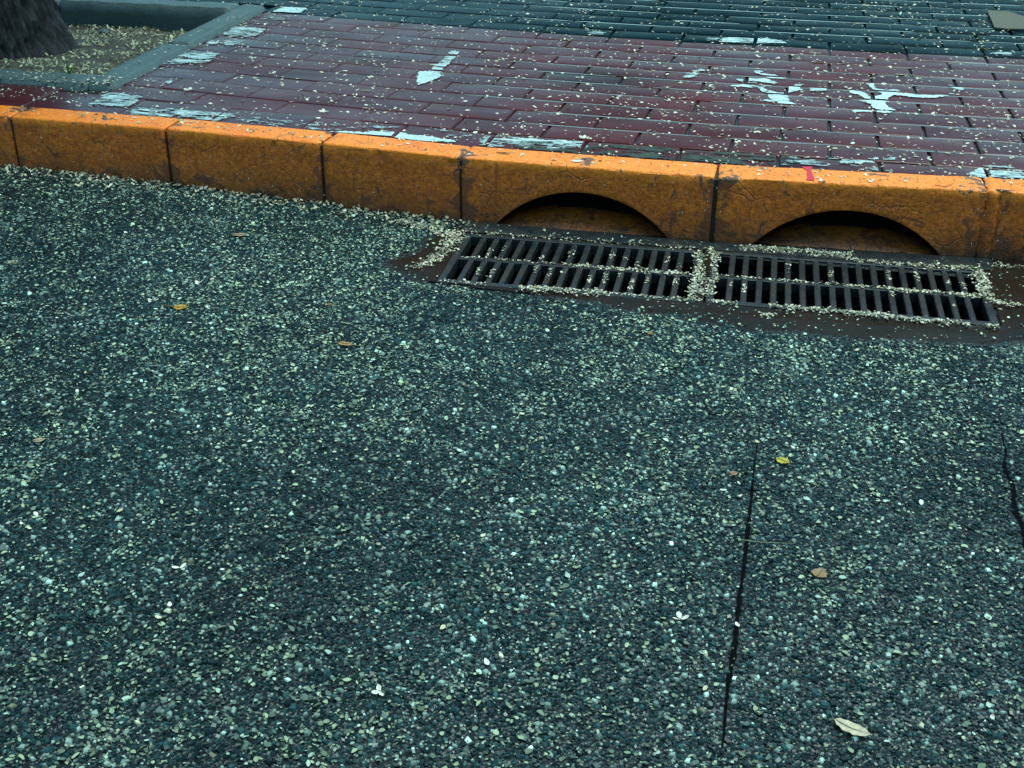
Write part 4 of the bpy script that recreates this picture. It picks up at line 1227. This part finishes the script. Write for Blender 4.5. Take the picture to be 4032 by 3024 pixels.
leaf(P3(3083, 1816, .006), .030, .024, -.5, (.46, .38, .05), 'yellow leaf on the asphalt right of the road joint', .2)
leaf(P3(3227, 2260, .006), .030, .028, 1.2, (.26, .17, .08), 'brown oval leaf on the asphalt at lower right', .2)
leaf(P3(3355, 2872, .006), .056, .026, -.38, (.50, .43, .30), 'largest leaf, pale brown, curled on the asphalt at the bottom right', .25, .012)
leaf(P3(2890, 1865, .006), .018, .013, .4, (.38, .22, .16), 'small pinkish leaf bit left of the yellow leaf', .2)
leaf(P3(945, 925, .015), .050, .022, .3, (.36, .25, .15), 'dull tan leaf on the asphalt near the orange kerb', .15)
leaf(P3(1298, 1200, .006), .018, .013, 0, (.36, .17, .05), 'small rusty leaf bit on the asphalt right of the orange leaf', .2)
leaf(P3(2560, 1313, .006), .016, .012, 0, (.45, .24, .05), 'small orange leaf bit in front of the gutter', .2)
leaf(P3(155, 1735, .006), .026, .016, .6, (.42, .32, .20), 'small beige leaf on the asphalt at the left edge', .2)
leaf(P3(55, 1035, .012), .040, .020, 0, (.46, .44, .28), 'cream leaf on the asphalt at the left edge below the kerb', .15)
leaf(P3(3840, 1055, .014), .036, .010, -.1, (.14, .22, .03), 'green leaf bit lying on petals behind the right drain grate', .15)
leaf(P3(3210, 210, PZ + .001), .046, .012, -.05, (.60, .60, .45), 'long cream leaf on red tiles below the teal edge', .1)
leaf(P3(3374, 93, PZ + .001), .044, .012, -.05, (.58, .55, .36), 'long cream leaf on the dark teal tiles at right', .1)
leaf(P3(3550, 295, PZ + .001), .046, .012, .0, (.50, .50, .34), 'long pale leaf on red tiles above the right paint splash', .1)
leaf(P3(1440, 358, PZ + .001), .040, .008, .25, (.50, .52, .36), 'thin pale leaf on red tiles below the arrow tip', .1)
leaf(P3(1985, 604, KH + .0015), .046, .010, .08, (.20, .10, .03), 'dark brown leaf flattened on the kerb top', .03)
leaf(P3(3960, 752, KH + .001), .05, .010, -.05, (.10, .11, .11), 'dark grey leaf bit lying on the rightmost kerb stone', .05)
# twigs
def twig(pts, r_, col, label):
    c = pts[0]; root_pts = [(p[0] - c[0], p[1] - c[1], p[2] - c[2]) for p in pts]
    v, f = tube(root_pts, [r_] * (len(pts) - 1) + [r_ * .5], 5); vv = np.array([tuple(q) for q in v])
    o = link('twig', mesh_np('twig', vv, np.array(f), np.repeat(np.array(col)[None], len(vv), 0)), M_LEAF); o.location = c
    return tag(o, label, 'twig')
twig([P3(2915, 2125, .007), P3(3000, 2135, .008), P3(3130, 2140, .007)], .0007, (.26, .28, .18), 'pale straw crossing the road joint')
twig([P3(3680, 728, KH + .003), P3(3725, 735, KH + .003), P3(3755, 722, KH + .004)], .0010, (.10, .05, .02), 'thin dark twig on the kerb top at right')
# scrap of cardboard on the dark tiles
def scrap():
    poly = [(.812, 5.83), (.808, 5.62), (.805, 5.487), (.85, 5.478), (.905, 5.48), (.96, 5.50), (1.02, 5.53), (1.05, 5.62), (1.0, 5.70), (.955, 5.745), (.90, 5.83)]
    bm = bmesh.new()
    c = (.92, 5.64)
    tp = [bm.verts.new((x - c[0], y - c[1], .006 + .003 * random.random())) for x, y in poly]
    bt = [bm.verts.new((x - c[0], y - c[1], .001)) for x, y in poly]
    ct = bm.verts.new((0, 0, .0055))
    for i in range(len(poly)):
        j = (i + 1) % len(poly)
        bm.faces.new((tp[j], tp[i], ct)); bm.faces.new((tp[i], tp[j], bt[j], bt[i]))
    bmesh.ops.recalc_face_normals(bm, faces=bm.faces)
    me = bpy.data.meshes.new('scrap'); bm.to_mesh(me); bm.free()
    o = link('cardboard_scrap', me, M_CARD); o.location = (c[0], c[1], PZ + .001)
    tag(o, 'pale brown flat scrap lying on the dark teal tiles at the right edge', 'scrap')
scrap()
# a stone in the pit
def pebble():
    bm = bmesh.new(); bmesh.ops.create_icosphere(bm, subdivisions=2, radius=.024)
    for v in bm.verts:
        n_ = float(fbm(v.co.x * 40 + 3, v.co.y * 40 + v.co.z * 30, 4)) - .5
        v.co = v.co * (1 + n_ * .5); v.co.z *= .5
    for f in bm.faces: f.smooth = True
    me = bpy.data.meshes.new('stone'); bm.to_mesh(me); bm.free()
    q = at(412, 121, .135)
    o = link('stone', me, M_BORDER); o.location = (q[0], q[1], float(soil_z(q[0], q[1])) + .006)
    tag(o, 'single grey stone among the petals in the tree pit', 'stone')
pebble()
